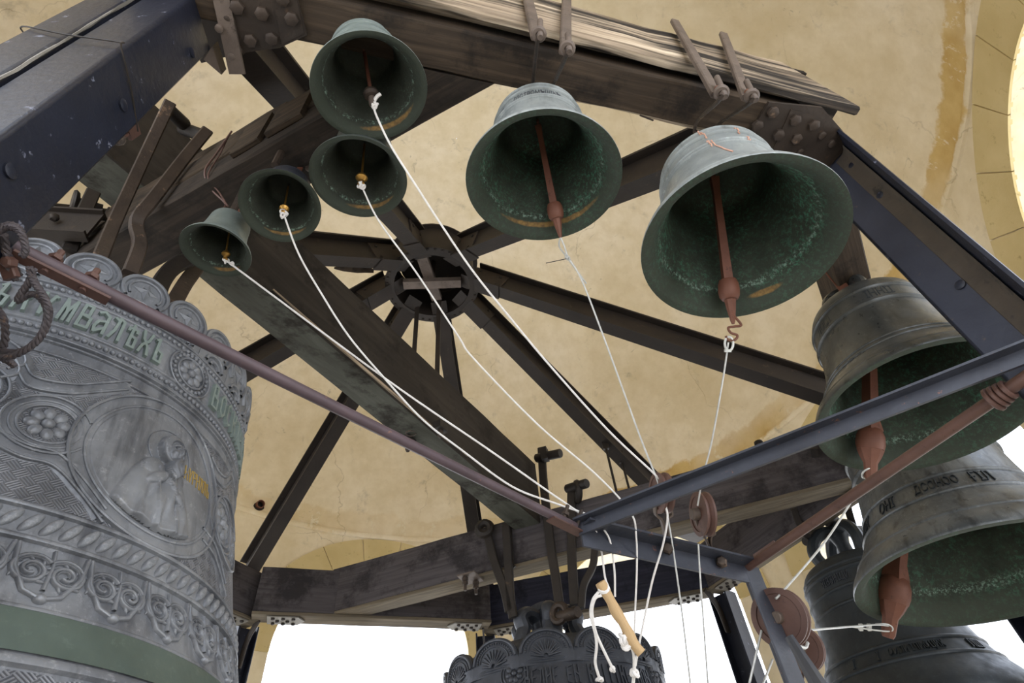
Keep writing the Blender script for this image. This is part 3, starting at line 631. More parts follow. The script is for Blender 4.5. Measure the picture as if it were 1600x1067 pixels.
for px, py, hz_, lab in ((944, 688, 2.90, 'left hanger rod under the far right rafter'), (969, 710, 2.84, 'right hanger rod under the far right rafter')):
    p = at_h(px, py, hz_); t = thing('hanger_rod', lab, 'rod', p, group='hanger rods under the rafter')
    mb = MB(); q = p - V3((0, 0, 0.64)); tube(mb, [p, q], 0.010, 8); build('shank', mb, IRONK, t)
    mb = MB(); obox(mb, p - V3((0, 0, 0.03)), (0, 0, 1), (1, 0, 0), (0, 1, 0), 0.12, 0.05, 0.03); build('clamp', mb, IRONK, t)
for k_, (a_, b_, lab) in enumerate((((520, 404), (580, 422), 'upper splintered stick lodged beside the hub'), ((522, 419), (584, 424), 'lower splintered stick lodged beside the hub'))):
    t = thing('broken_stick', lab, 'stick', at_h(*a_, 3.75), group='sticks lodged by the hub'); mb = MB(); A, B = at_h(*a_, 3.78), at_h(*b_, 3.80)
    sweep(mb, seg(A, B, 5), rect(0.05, 0.014, 0.003), wob=0.003, scale=[0.3, .8, 1, 1, .9, .7]); build('splint', mb, WOODB, t)
    for q in (0.2, 0.45, 0.7):
        mb = MB(); p = A + (B - A) * q; tube(mb, [p, p + V3((0.02, -0.05, -0.03))], 0.003, 5); build('splinter', mb, WOODB, t)

# ------------------------------------------------------------------ bells
PROF = [(1.0, 0.0), (1.0, 0.025), (0.975, 0.085), (0.915, 0.17), (0.845, 0.27), (0.77, 0.40), (0.705, 0.56), (0.66, 0.74), (0.63, 0.93), (0.612, 1.12), (0.60, 1.27), (0.585, 1.35), (0.545, 1.42), (0.47, 1.465), (0.30, 1.50), (0.12, 1.51), (0.001, 1.51)]
PIN = [(0.001, 1.42), (0.30, 1.41), (0.44, 1.37), (0.515, 1.28), (0.545, 1.12), (0.565, 0.93), (0.595, 0.74), (0.64, 0.56), (0.70, 0.40), (0.765, 0.27), (0.82, 0.17), (0.865, 0.09), (0.905, 0.03), (0.945, 0.0)]
def prof_r(prof, z):
    zs = [p[1] for p in prof]; rs = [p[0] for p in prof]; return float(np.interp(z, zs[:14], rs[:14]))
def finer(prof, k=3):
    P2 = [V3((r, 0, z)) for r, z in prof]; return [(max(p[0], 0.0008), p[2]) for p in smoothpath(P2, k)]
def bell_frame(c, n):
    n = nrm(n); tc = -V3(c); x = nrm(tc - n * np.dot(tc, n)); y = np.cross(n, x)
    return Matrix(((x[0], y[0], n[0]), (x[1], y[1], n[1]), (x[2], y[2], n[2])))
def text_flat(s, h, cond=0.5, ext=0.004, bold=0.0):
    cu = bpy.data.curves.new('t', 'FONT'); cu.body = s; cu.size = 1.0; cu.extrude = 0.5; cu.offset = bold; cu.resolution_u = 2; cu.align_x = 'LEFT'
    ob = bpy.data.objects.new('t', cu); COL.objects.link(ob); dg = bpy.context.evaluated_depsgraph_get(); dg.update()
    me = bpy.data.meshes.new_from_object(ob.evaluated_get(dg)); v = np.array([q.co[:] for q in me.vertices]); f = [tuple(p.vertices) for p in me.polygons]
    bpy.data.objects.remove(ob); bpy.data.curves.remove(cu); bpy.data.meshes.remove(me)
    if not len(v): return v, f, 0
    v[:, 1] -= v[:, 1].min(); k = h / max(v[:, 1].max(), 1e-6); v[:, 0] -= v[:, 0].min(); v[:, 0] *= k * cond; v[:, 1] *= k; v[:, 2] = (v[:, 2] / max(abs(v[:, 2]).max(), 1e-9) + 1) / 2 * ext
    return v, f, v[:, 0].max()
def text_on(mb, s, th0, z0, h, rfun, cond=0.5, ext=0.004, bold=0.0, center=True, wide=None):
    v, f, W_ = text_flat(s, h, cond, ext, bold)
    if not len(v): return
    if wide: v[:, 0] *= wide / W_; W_ = wide
    r0 = rfun(z0 + h / 2); vs = []
    for x, y, q in v:
        t_ = th0 + ((x - W_ / 2) if center else x) / r0; r = rfun(z0 + y) - 0.001 + q; vs.append((r * math.cos(t_), r * math.sin(t_), z0 + y))
    mb.add(vs, f)
def crown(mbs, R, z, parent, mat, n=4, s=1.0, mk='crown_loop', spread=0.20, hh=0.32):
    for i in range(n):
        t_ = 2 * PI * i / n + 0.5; mb = MB(); a = spread * R * s
        P_ = [(a * 1.25, z - 0.01 * R), (a * 1.45, z + 0.12 * R * s), (a * 1.2, z + 0.24 * R * s), (a * 0.6, z + hh * R * s), (a * 0.05, z + hh * 0.95 * R * s)]
        tube(mb, smoothpath([(r * math.cos(t_), r * math.sin(t_), zz_) for r, zz_ in P_], 5), 0.055 * R * s, 10); build(mk, mb, mat, parent, local=True)
    mb = MB(); knob(mb, (0, 0, z - 0.01 * R), (0, 0, 1), [(0.07 * R * s, 0), (0.06 * R * s, 0.2 * R * s), (0.09 * R * s, 0.3 * R * s), (0.07 * R * s, (hh + .06) * R * s)], 12); build('argent', mb, mat, parent, local=True)
def clapper(R, parent, kind, tip=None, pivot=1.30):
    """kind 'iron' = red oxide rod with a fat bulb and a flight; 'brass' = thin rod with a turned brass ball. tip: ball centre in bell space"""
    p0 = V3((0.0, 0, pivot * R)); p1 = V3(tip); ax = nrm(p1 - p0); L = np.linalg.norm(p1 - p0)
    mat = RUSTC if kind == 'iron' else BRASS
    c = bpy.data.objects.new('clapper', None); COL.objects.link(c); c.parent = parent; c.empty_display_size = 0.05; WM[c.name] = WM[parent.name]
    mb = MB(); tube(mb, smoothpath([p0 + V3((0.05 * R * math.cos(a_), 0, 0.05 * R * math.sin(a_) + 0.03 * R)) for a_ in np.linspace(-0.6, 3.7, 9)], 3), 0.02 * R, 8); build('hanging_eye', mb, IRON if kind == 'brass' else RUSTC, c, local=True)
    if kind == 'iron':
        mb = MB(); a_, b_, n_ = basis(ax); k0, k1 = 0.035 * R, 0.048 * R
        sweep(mb, [p0 + ax * 0.02 * R, p0 + ax * L * 0.15, p0 + ax * (L - 0.10 * R)], [(-1, -1), (1, -1), (1, 1), (-1, 1)], None, scale=[k0 * 1.3, k0, k1]); build('rod', mb, mat, c, local=True)
        mb = MB(); knob(mb, p1 - ax * 0.14 * R, ax, [(0.05 * R, 0), (0.09 * R, 0.012 * R), (0.108 * R, 0.06 * R), (0.113 * R, 0.14 * R), (0.105 * R, 0.20 * R), (0.085 * R, 0.235 * R), (0.05 * R, 0.245 * R)], 16); build('ball', mb, mat, c, local=True)
        mb = MB(); sweep(mb, [p1 + ax * 0.085 * R, p1 + ax * 0.20 * R, p1 + ax * 0.34 * R, p1 + ax * 0.37 * R], circ(1, 8), None, scale=[0.066 * R, 0.05 * R, 0.026 * R, 0.016 * R]); build('flight', mb, mat, c, local=True)
        return c, p1 + ax * 0.355 * R
    if kind == 'bigiron':
        mb = MB(); k0 = 0.05 * R
        sweep(mb, [p0, p0 + ax * L * 0.4, p0 + ax * (L - 0.26 * R), p0 + ax * (L - 0.12 * R)], [(-1, -1), (1, -1), (1, 1), (-1, 1)], None, scale=[k0, k0, k0 * 1.15, k0 * 1.7]); build('rod', mb, RUSTC, c, local=True)
        mb = MB(); knob(mb, p1 - ax * 0.15 * R, ax, [(0.07 * R, 0), (0.11 * R, 0.03 * R), (0.135 * R, 0.10 * R), (0.138 * R, 0.18 * R), (0.125 * R, 0.24 * R)], 18); build('ball', mb, RUSTC, c, local=True)
        mb = MB(); knob(mb, p1 + ax * 0.088 * R, ax, [(0.126 * R, 0), (0.10 * R, 0.07 * R), (0.065 * R, 0.14 * R), (0.058 * R, 0.28 * R), (0.045 * R, 0.31 * R)], 8); build('flight', mb, RUSTC, c, local=True)
        return c, p1 + ax * 0.36 * R
    if kind == 'plain':
        mb = MB(); tube(mb, [p0, p1], 0.035 * R, 8); build('rod', mb, RUSTC, c, local=True)
        mb = MB(); knob(mb, p1 - ax * 0.10 * R, ax, [(0.06 * R, 0), (0.13 * R, 0.03 * R), (0.145 * R, 0.09 * R), (0.12 * R, 0.15 * R), (0.07 * R, 0.17 * R)], 16); build('ball', mb, IRON, c, local=True)
        mb = MB(); knob(mb, p1 + ax * 0.05 * R, ax, [(0.065 * R, 0), (0.065 * R, 0.18 * R), (0.055 * R, 0.20 * R)], 12); build('flight', mb, IRONL, c, local=True)
        return c, p1 + ax * 0.23 * R
    mb = MB(); tube(mb, [p0, p1], 0.026 * R, 8); build('rod', mb, BRASS, c, local=True)
    mb = MB(); knob(mb, p1 - ax * 0.16 * R, ax, [(0.028 * R, 0), (0.055 * R, 0.05 * R), (0.105 * R, 0.10 * R), (0.128 * R, 0.145 * R), (0.128 * R, 0.17 * R), (0.09 * R, 0.215 * R), (0.055 * R, 0.24 * R), (0.05 * R, 0.28 * R), (0.075 * R, 0.31 * R), (0.078 * R, 0.345 * R), (0.05 * R, 0.37 * R)], 16); build('ball', mb, BRASS, c, local=True)
    return c, p1 + ax * 0.20 * R
RIM = {}
def make_bell(label, R, cR, n, outer, inner, clap, tip_px=None, bands=(), txts=(), worn=None, prof=PROF, pin=PIN, group='bells of the chime', loops=4, clim=0.66, scale_c=True, crown_s=1.0, hscale=1.0, rim_mat=None):
    c = V3(cR) * R if scale_c else V3(cR)
    if isinstance(inner, str):
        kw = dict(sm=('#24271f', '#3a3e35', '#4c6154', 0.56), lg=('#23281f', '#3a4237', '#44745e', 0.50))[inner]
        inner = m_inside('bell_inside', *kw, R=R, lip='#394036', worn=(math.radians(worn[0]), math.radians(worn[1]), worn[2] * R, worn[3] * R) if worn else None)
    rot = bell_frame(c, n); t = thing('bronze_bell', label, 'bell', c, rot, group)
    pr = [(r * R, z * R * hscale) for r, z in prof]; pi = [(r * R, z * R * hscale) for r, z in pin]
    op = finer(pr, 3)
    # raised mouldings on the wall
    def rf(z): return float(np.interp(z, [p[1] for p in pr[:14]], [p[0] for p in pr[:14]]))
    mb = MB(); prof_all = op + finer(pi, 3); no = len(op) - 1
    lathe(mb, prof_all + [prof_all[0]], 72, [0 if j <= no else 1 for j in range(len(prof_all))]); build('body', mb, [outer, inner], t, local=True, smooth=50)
    for z, w_, hgt in bands:
        z *= R * hscale; w_ *= R; hgt *= R; mb = MB(); P_ = [(rf(z - w_) - .001 * R, z - w_), (rf(z - w_ * .5) + hgt * .8, z - w_ * .5), (rf(z) + hgt, z), (rf(z + w_ * .5) + hgt * .8, z + w_ * .5), (rf(z + w_) - .001 * R, z + w_)]
        lathe(mb, P_, 72); build('moulding', mb, outer, t, local=True, smooth=60)
    for (s, th, z, h, cond, m, ext) in txts:
        mb = MB(); text_on(mb, s, math.radians(th), z * R * hscale, h * R, rf, cond, ext * R); build('inscription', mb, m, t, local=True, smooth=20)
    crown(None, R, 1.49 * R * hscale, t, outer, loops, crown_s)
    tip = None; end = None
    if clap:
        # the ball hangs where its picture ray passes closest to the clapper's swing sphere
        d = nrm(ray(*tip_px)); Mi = np.array(WM[t.name].inverted()); o_l = Mi[:3, 3]; d_l = Mi[:3, :3] @ d
        for zt in np.arange(0.30, -0.5, -0.02):                  # as high in the bell as the ball can sit without touching the wall
            tip = o_l + d_l * ((zt * R - o_l[2]) / d_l[2])
            if math.hypot(tip[0], tip[1]) < clim * R: break
        cl, end = clapper(R, t, clap, tip, 1.30 * hscale)
        end = np.array(WM[t.name])[:3, :3] @ end + np.array(WM[t.name])[:3, 3]
    return t, end
BANDS = [(0.13, 0.035, 0.012), (0.97, 0.022, 0.032), (0.93, 0.014, 0.020), (1.17, 0.022, 0.032), (1.21, 0.014, 0.020), (1.33, 0.02, 0.016)]
bD, eD = make_bell('largest bell under the cap timber, pale patina with pink scratches on its shoulder', 0.27, (2.391, 3.403, 4.657), (0.10, -0.06, 1), PATGREY, 'lg', 'iron', (1139, 455), BANDS,
                   [('ИНИЖА', -50, 1.01, 0.11, 0.6, PATGREY, 0.006), ('ГВ', -22, 1.01, 0.11, 0.6, PATGREY, 0.006)], worn=(178, 14, 0.12, 0.035))
bC, eC = make_bell('middle grey green bell at top centre, lettered band on its shoulder', 0.215, (0.636, 3.577, 6.76), (0.06, -0.16, 1), PATGREY, 'lg', 'iron', (868, 332), BANDS,
                   [('ДІСТВОМЪШІКЪ', 2, 1.006, 0.125, 0.55, SLATE, 0.008), ('ІКИ', -52, 1.01, 0.11, 0.55, SLATE, 0.006)], worn=(176, 58, 0.14, 0.04))
bA, eA = make_bell('topmost bell facing straight down, rim lit pale blue, plain iron clapper', 0.155, (-1.971, 3.458, 10.536), (-0.14, -0.20, 1), PATINA, 'sm', 'plain', (580, 148), BANDS, worn=(160, 42, 0.13, 0.055))
b1, e1_ = make_bell('green bell with brass clapper tucked below the topmost bell', 0.14, (-2.811, 5.489, 11.381), (0.02, -0.14, 1), PATDK, 'sm', 'brass', (565, 278), [(0.13, 0.03, 0.012)], worn=(152, 42, 0.14, 0.05))
b2, e2_ = make_bell('small bell with slate blue crown, second from the left of the small ones', 0.115, (-5.493, 7.041, 13.534), (-0.08, 0.08, 1), SLATE, 'sm', 'brass', (444, 326), [(0.13, 0.03, 0.012)], worn=(152, 42, 0.15, 0.05))
b3, e3_ = make_bell('smallest bell, verdigris tinted, lowest left of the small bells', 0.10, (-8.387, 8.933, 14.895), (0.08, -0.08, 1), PATINA, 'sm', 'brass', (353, 397), [(0.13, 0.03, 0.012)], worn=(140, 34, 0.15, 0.06))
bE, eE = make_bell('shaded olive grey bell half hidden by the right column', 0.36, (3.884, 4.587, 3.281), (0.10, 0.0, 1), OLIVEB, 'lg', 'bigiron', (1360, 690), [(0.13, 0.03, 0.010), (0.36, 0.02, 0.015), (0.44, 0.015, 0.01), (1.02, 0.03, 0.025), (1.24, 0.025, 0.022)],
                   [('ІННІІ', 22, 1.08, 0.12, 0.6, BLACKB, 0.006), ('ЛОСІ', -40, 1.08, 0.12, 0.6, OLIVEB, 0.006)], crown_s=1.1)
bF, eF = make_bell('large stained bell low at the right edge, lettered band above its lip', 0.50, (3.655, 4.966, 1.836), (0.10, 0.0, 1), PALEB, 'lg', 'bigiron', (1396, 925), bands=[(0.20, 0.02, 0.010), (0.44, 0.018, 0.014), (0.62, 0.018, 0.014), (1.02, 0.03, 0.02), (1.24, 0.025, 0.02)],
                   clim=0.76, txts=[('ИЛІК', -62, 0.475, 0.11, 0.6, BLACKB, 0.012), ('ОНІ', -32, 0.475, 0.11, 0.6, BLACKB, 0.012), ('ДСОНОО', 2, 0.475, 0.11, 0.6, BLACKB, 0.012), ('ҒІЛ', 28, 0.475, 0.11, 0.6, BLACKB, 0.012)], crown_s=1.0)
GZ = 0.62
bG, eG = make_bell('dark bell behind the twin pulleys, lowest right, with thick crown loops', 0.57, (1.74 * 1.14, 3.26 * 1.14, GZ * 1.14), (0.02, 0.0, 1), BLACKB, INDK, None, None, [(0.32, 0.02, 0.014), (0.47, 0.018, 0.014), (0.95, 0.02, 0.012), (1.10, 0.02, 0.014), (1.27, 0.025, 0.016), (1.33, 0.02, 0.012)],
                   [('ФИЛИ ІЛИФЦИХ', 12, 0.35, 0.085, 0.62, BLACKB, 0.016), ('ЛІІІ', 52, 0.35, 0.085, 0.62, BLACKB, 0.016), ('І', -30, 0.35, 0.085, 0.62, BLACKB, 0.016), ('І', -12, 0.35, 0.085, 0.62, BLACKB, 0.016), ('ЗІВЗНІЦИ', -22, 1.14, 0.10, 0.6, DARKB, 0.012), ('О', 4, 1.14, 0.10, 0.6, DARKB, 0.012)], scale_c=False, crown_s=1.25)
# pink scratches on the shoulder of the large pale bell
def scratch(parent, R, pts, rf):
    mb = MB(); tube(mb, [(rf(z) * math.cos(t_), rf(z) * math.sin(t_), z) for t_, z in pts], 0.0022, 5); build('paint_scratch', mb, PINK, parent, local=True)
PINK = m_mottle('pink_scratch', '#c99a86', '#d9ad98', 40, 0.8, 0)
rfD = lambda z: float(np.interp(z, [p[1] * .27 for p in PROF[:14]], [p[0] * .27 for p in PROF[:14]])) + 0.0012 + max(h_ * .27 * max(0, 1 - (abs(z / .27 - z_) / w_) ** 2) for z_, w_, h_ in BANDS)
for sgn, t0, z0, t1, z1 in ((1, 0.03, 1.36, 0.07, 1.22), (1, 0.08, 1.30, 0.13, 1.12), (1, 0.12, 1.06, 0.22, 0.86), (1, 0.22, 0.86, 0.36, 0.62), (1, 0.10, 1.04, 0.15, 0.9), (1, 0.62, 1.22, 0.68, 1.12), (1, 0.70, 1.0, 0.76, 0.93)):
    scratch(bD, .27, [(t0 + (t1 - t0) * i / 14 + random.uniform(-.008, .008), (z0 + (z1 - z0) * i / 14) * .27) for i in range(15)], rfD)

# ---------------- the big ornate bell at left
LN = nrm((-0.087, 0.003, 0.996)); LC = V3((-1.286, 1.112, 1.0)) - LN; LROT = bell_frame(LC, LN)
BL = thing('ornate_bell', 'huge grey relief bell at left with a saint medallion and raised lettering', 'bell', LC, LROT, 'great bells')
LP = [(0.765, 0.0), (0.765, 0.03), (0.735, 0.08), (0.685, 0.16), (0.652, 0.25), (0.622, 0.335), (0.602, 0.41), (0.588, 0.475), (0.568, 0.574), (0.550, 0.674), (0.534, 0.78), (0.523, 0.86), (0.514, 0.93), (0.508, 1.06), (0.500, 1.10), (0.47, 1.15), (0.40, 1.19), (0.26, 1.215), (0.1, 1.22), (0.001, 1.22)]
LI = [(0.001, 1.14), (0.28, 1.13), (0.42, 1.07), (0.455, 0.9), (0.49, 0.66), (0.53, 0.45), (0.58, 0.28), (0.63, 0.16), (0.68, 0.06), (0.72, 0.0)]
RS = 0.54
def rL(z): return float(np.interp(z, [p[1] for p in LP[:15]], [p[0] for p in LP[:15]]))
def dg(a): return math.radians(a) * RS
def cy(s, z, o=0.0, s0=0.0):
    """point on the big bell: s = arc in metres (at radius .585) from the line facing the camera, z height, o relief"""
    t_ = s / RS; r = rL(z) + o; return (r * math.cos(t_), r * math.sin(t_), z)
LMAT = m_bell('relief_bronze', '#5c5f65', '#8b8e93', '#b4b6b9', 0.42, 0.22, 0.5, streak='#44464c')
def m_weave():
    t = NT('woven_relief_bronze'); co = t.coord('gr', (1, 1, 1)); sp = t.n('ShaderNodeSeparateXYZ'); t.l(co, sp.inputs[0])
    c = t.ramp(t.noise(t.coord(), 9, 5), [(0.3, lin('#686a6f')), (0.7, lin('#92949a'))])
    ch = t.n('ShaderNodeTexChecker'); ch.inputs['Scale'].default_value = 1.0
    mp = t.n('ShaderNodeMapping'); mp.inputs['Scale'].default_value = (55, 55, 0); mp.inputs['Rotation'].default_value = (0, 0, 0.785); t.l(co, mp.inputs[0]); t.l(mp.outputs[0], ch.inputs['Vector'])
    w1 = t.n('ShaderNodeTexWave', bands_direction='X'); w2 = t.n('ShaderNodeTexWave', bands_direction='Y')
    for q in (w1, w2): q.inputs['Scale'].default_value = 70; mm = t.n('ShaderNodeMapping'); mm.inputs['Rotation'].default_value = (0, 0, 0.785); t.l(co, mm.inputs[0]); t.l(mm.outputs[0], q.inputs['Vector'])
    h = t.mix(ch.outputs['Fac'], w1.outputs['Color'], w2.outputs['Color'])
    c = t.mix(t.math('MULTIPLY', t.ramp(h, [(0.05, 1.0), (0.35, 0.0)]), 0.45), c, lin('#45484e'))
    return t.done(c, 0.45, 0.35, t.bump(h, 0.7, 0.004))
WEAVE = m_weave()
mb = MB(); pa = finer(LP, 3); no = len(pa) - 1; pa2 = pa + finer(LI, 2); lathe(mb, pa2 + [pa2[0]], 128, [0 if j <= no else 1 for j in range(len(pa2))]); build('body', mb, [LMAT, INDK], BL, local=True, smooth=50)
def ring(parent, z, w_, h_, mat, rf=rL, name='moulding', n=128):
    mb = MB(); lathe(mb, [(rf(z - w_) - .001, z - w_), (rf(z - w_ * .6) + h_ * .85, z - w_ * .6), (rf(z) + h_, z), (rf(z + w_ * .6) + h_ * .85, z + w_ * .6), (rf(z + w_) - .001, z + w_)], n); build(name, mb, mat, parent, local=True, smooth=60)
for z, w_, h_ in ((1.078, .005, .007), (1.047, .004, .005), (0.950, .004, .005), (0.912, .006, .008), (0.898, .004, .006), (0.862, .004, .005), (0.506, .006, .008), (0.449, .006, .008), (0.340, .005, .004), (0.263, .010, .010), (0.10, .012, .010)): ring(BL, z, w_, h_, LMAT)
mb = MB(); lathe(mb, [(rL(z) + .004, z) for z in np.linspace(0.275, 0.336, 6)], 128); build('smooth_band', mb, GREENB, BL, local=True)
def weave_panel(parent, s0, s1, z0, z1, rfun=cy):
    mb = MB(); NS, NZ = 24, 8; vs = []; gr = []; fs = []
    for j in range(NZ + 1):
        for i in range(NS + 1): s, z = s0 + (s1 - s0) * i / NS, z0 + (z1 - z0) * j / NZ; vs.append(rfun(s, z, 0.0012)); gr.append((s, z, 0))
    for j in range(NZ):
        for i in range(NS): a_ = j * (NS + 1) + i; fs.append((a_, a_ + 1, a_ + NS + 2, a_ + NS + 1))
    mb.add(vs, fs, 0, gr); build('woven_panel', mb, WEAVE, parent, local=True)
weave_panel(BL, -0.55, 1.2, 0.515, 0.857); weave_panel(BL, -0.55, 1.2, 0.11, 0.25)
# pearl rows
bead = MB(); ellipsoid(bead, (0, 0, 0), 0.0058, 0.0058, 0.0058, 10, 6); rest = MB(); proto = None; NB = 234
for z in (1.063, 0.932):
    for i in range(NB):
        t_ = 2 * PI * i / NB; t_ = t_ if t_ < PI else t_ - 2 * PI; r = rL(z) + 0.002; p = (r * math.cos(t_), r * math.sin(t_), z)
        if -0.45 < t_ < 1.45:
            if proto is None: proto = build('pearl', bead, LMAT, BL, local=True, smooth=80); proto.location = p
            else: link_copy(proto, BL, Matrix.Translation(p))
        else: ellipsoid(rest, p, 0.0058, 0.0058, 0.0058, 8, 5)
build('pearls', rest, LMAT, BL, local=True, kind='stuff')
# scallops along the shoulder
def plate_on(mb, poly, fn, o0, o1, rings=5):
    """a raised plate bent to the bell wall: rings from its middle out to the outline, then a rim down to o0"""
    n = len(poly); c = sum(V3(p) for p in poly) / n; vs = [fn(c[0], c[1], o1)]; fs = []
    for k in range(1, rings + 1):
        for p in poly: q = c + (V3(p) - c) * k / rings; vs.append(fn(q[0], q[1], o1))
    vs += [fn(s, z, o0) for s, z in poly]
    for i in range(n): fs.append((0, 1 + i, 1 + (i + 1) % n))
    for k in range(rings):
        a = 1 + k * n; b = a + n
        for i in range(n): fs.append((a + i, b + i, b + (i + 1) % n, a + (i + 1) % n))
    mb.add(vs, fs)
def strip_on(mb, pts, fn, w_, h_, closed=False):
    """a rounded raised strip following pts=(s,z) on the bell wall"""
    P_ = [V3((p[0], p[1])) for p in pts]; n = len(P_); vs = []; fs = []; m = 5
    for i in range(n):
        a_, b_ = (P_[(i - 1) % n], P_[(i + 1) % n]) if closed else (P_[max(i - 1, 0)], P_[min(i + 1, n - 1)])
        tt = b_ - a_; tt = tt / max(np.linalg.norm(tt), 1e-9); nn = V3((-tt[1], tt[0]))
        for q, hh in ((-1, -0.001), (-.65, h_ * .8), (0, h_), (.65, h_ * .8), (1, -0.001)):
            c = P_[i] + nn * w_ * q; vs.append(fn(c[0], c[1], hh))
    for i in range(n if closed else n - 1):
        for j in range(m - 1): i2 = (i + 1) % n; fs.append((i * m + j, i2 * m + j, i2 * m + j + 1, i * m + j + 1))
    mb.add(vs, fs)
def arcp(c, r, a0, a1, n=18, rz=None): return [(c[0] + r * math.cos(a), c[1] + (rz or r) * math.sin(a)) for a in np.linspace(a0, a1, n)]
def up_fn(rf, zbend, rbase):
    """scallops stand up as a free collar: vertical above the shoulder"""
    def f(s, z, o=0.0): t_ = s / rbase; r = rf(min(z, zbend)) + o; return (r * math.cos(t_), r * math.sin(t_), z)
    return f
fS = up_fn(lambda z: 0.492, 1.05, 0.500)
NSC = 27; first = None
for i in range(NSC):
    t0 = math.radians(7.0 + 360 / 27 * i)
    if first is None:
        sc = MB(); c0 = (0, 1.165)
        ol = [(-0.057, 1.072), (0.057, 1.072), (0.058, 1.14)] + arcp(c0, 0.0595, -0.1, PI + 0.1, 22) + [(-0.058, 1.14)]
        plate_on(sc, ol, fS, -0.004, 0.012); plate_on(sc, ol, fS, -0.006, -0.005)
        strip_on(sc, arcp(c0, 0.0525, -0.75, PI + 0.75, 26), lambda s, z, o=0: fS(s, z, 0.012 + o), 0.006, 0.008)
        strip_on(sc, arcp(c0, 0.038, -0.6, PI + 0.6, 22), lambda s, z, o=0: fS(s, z, 0.012 + o), 0.0035, 0.005)
        first = build('scallop', sc, LMAT, BL, local=True, smooth=45)
        st = MB(); fo = lambda s, z, o=0: fS(s, z, 0.012 + o)
        for k_ in range(4):
            a_ = k_ * PI / 2; tip = (c0[0] + 0.031 * math.cos(a_), c0[1] + 0.004 + 0.031 * math.sin(a_)); l = (c0[0] + 0.0150 * math.cos(a_ + PI / 4), c0[1] + 0.004 + 0.0150 * math.sin(a_ + PI / 4)); r_2 = (c0[0] + 0.0150 * math.cos(a_ - PI / 4), c0[1] + .004 + 0.009 * math.sin(a_ - PI / 4))
            m_ = (c0[0], c0[1] + .004); st.add([fo(*m_, 0.009), fo(*l, 0.001), fo(*tip, 0.001), fo(*r_2, 0.001)], [(0, 2, 1), (0, 3, 2)])
        sub1 = build('star', st, LMAT, first, local=True, smooth=0)
        kn = MB(); strip_on(kn, arcp((0, 1.092), 0.033, 0.1, PI - 0.1, 14), fo, 0.005, 0.007); strip_on(kn, arcp((0, 1.088), 0.018, 0.1, PI - 0.1, 10), fo, 0.005, 0.007)
        sub2 = build('small_arch', kn, LMAT, first, local=True, smooth=45)
        first.matrix_local = Matrix.Rotation(t0, 4, 'Z')
    else:
        c = link_copy(first, BL, Matrix.Rotation(t0, 4, 'Z'))
        for sb in (sub1, sub2): link_copy(sb, c, Matrix.Identity(4))
# raised lettering: narrow church letters, one mesh per letter, drawn as strokes
def letter(ch):
    L_, R_, B, T, M_ = 0.0, 1.0, 0.0, 1.0, 0.5
    D = {'В': [[(0, 0), (0, 1)], [(0, 1), (.7, 1), (.7, .56), (0, .52)], [(0, .52), (1, .45), (1, 0), (0, 0)]], 'Ъ': [[(0, .92), (.3, 1), (.3, 0)], [(.3, 0), (1, 0), (1, .42), (.3, .5)]], 'К': [[(0, 0), (0, 1)], [(1, 1), (.85, .62), (.1, .5)], [(.1, .5), (.8, .4), (1, 0)]],
         'Ѵ': [[(0, 1), (.35, 0), (.9, .95), (1.1, .9)]], 'М': [[(0, 0), (0.05, 1), (.5, .45), (.95, 1), (1, 0)], [(.5, .45), (.5, 0)]], 'А': [[(0, .9), (.4, 1), (1, .85), (1, 0)], [(1, .6), (.2, .5), (0, .25), (.15, 0), (1, .3)]], 'Л': [[(0, .95), (.3, .9), (.5, 1), (.95, .9), (1, 0)], [(.5, 1), (.35, .4), (0, 0)]],
         'Ѣ': [[(.4, 1), (.4, 0), (1, 0), (1, .4), (.4, .48)], [(0, .7), (0, .82), (.9, .82), (.9, .7)]], 'Х': [[(0, 1), (.2, .65), (.8, .35), (1, 0)], [(1, 1), (.8, .65), (.2, .35), (0, 0)]], 'О': [[(.5, 1), (0, .8), (0, .2), (.5, 0), (1, .2), (1, .8), (.5, 1)]], 'С': [[(1, .85), (.5, 1), (0, .8), (0, .2), (.5, 0), (1, .15)]],
         'И': [[(0, 0), (0, 1)], [(1, 0), (1, 1)], [(0, .45), (1, .6)]], 'Ц': [[(0, 1), (0, .1), (.9, .1), (.9, 1)], [(.9, .1), (1, -.12)]], 'Н': [[(0, 0), (0, 1)], [(1, 0), (1, 1)], [(0, .65), (1, .4)]], 'І': [[(.5, 0), (.5, 1)]], 'Е': [[(1, 1), (0, .9), (0, .1), (1, 0)], [(0, .5), (.7, .5)]], 'Р': [[(0, 0), (0, 1), (1, .95), (1, .55), (0, .5)]], 'П': [[(0, 0), (0, 1), (1, 1), (1, 0)]], 'Д': [[(0, 0), (.2, 1), (.8, 1), (1, 0)], [(-.05, .05), (1.05, .05)]], 'Ꙋ': [[(0, .6), (.4, 0), (1, .6)], [(0, 1), (.5, .65), (1, 1)]]}
    return D[ch]
def stroke_prism(mb, pts, fn, w_, h_):
    P_ = [V3(p) for p in pts]
    for a_, b_ in zip(P_[:-1], P_[1:]):
        t_ = (b_ - a_) / max(np.linalg.norm(b_ - a_), 1e-9); nn = V3((-t_[1], t_[0])) * w_; a2, b2 = a_ - t_ * w_ * .6, b_ + t_ * w_ * .6
        q = [a2 + nn, a2 - nn, b2 - nn, b2 + nn]; qi = [a2 + nn * .8, a2 - nn * .8, b2 - nn * .8, b2 + nn * .8]
        mb.add([fn(*p, -0.001) for p in q] + [fn(*p, h_) for p in qi], [(4, 5, 6, 7), (7, 6, 5, 4)][:1] + [(i, (i + 1) % 4, 4 + (i + 1) % 4, 4 + i) for i in range(4)])
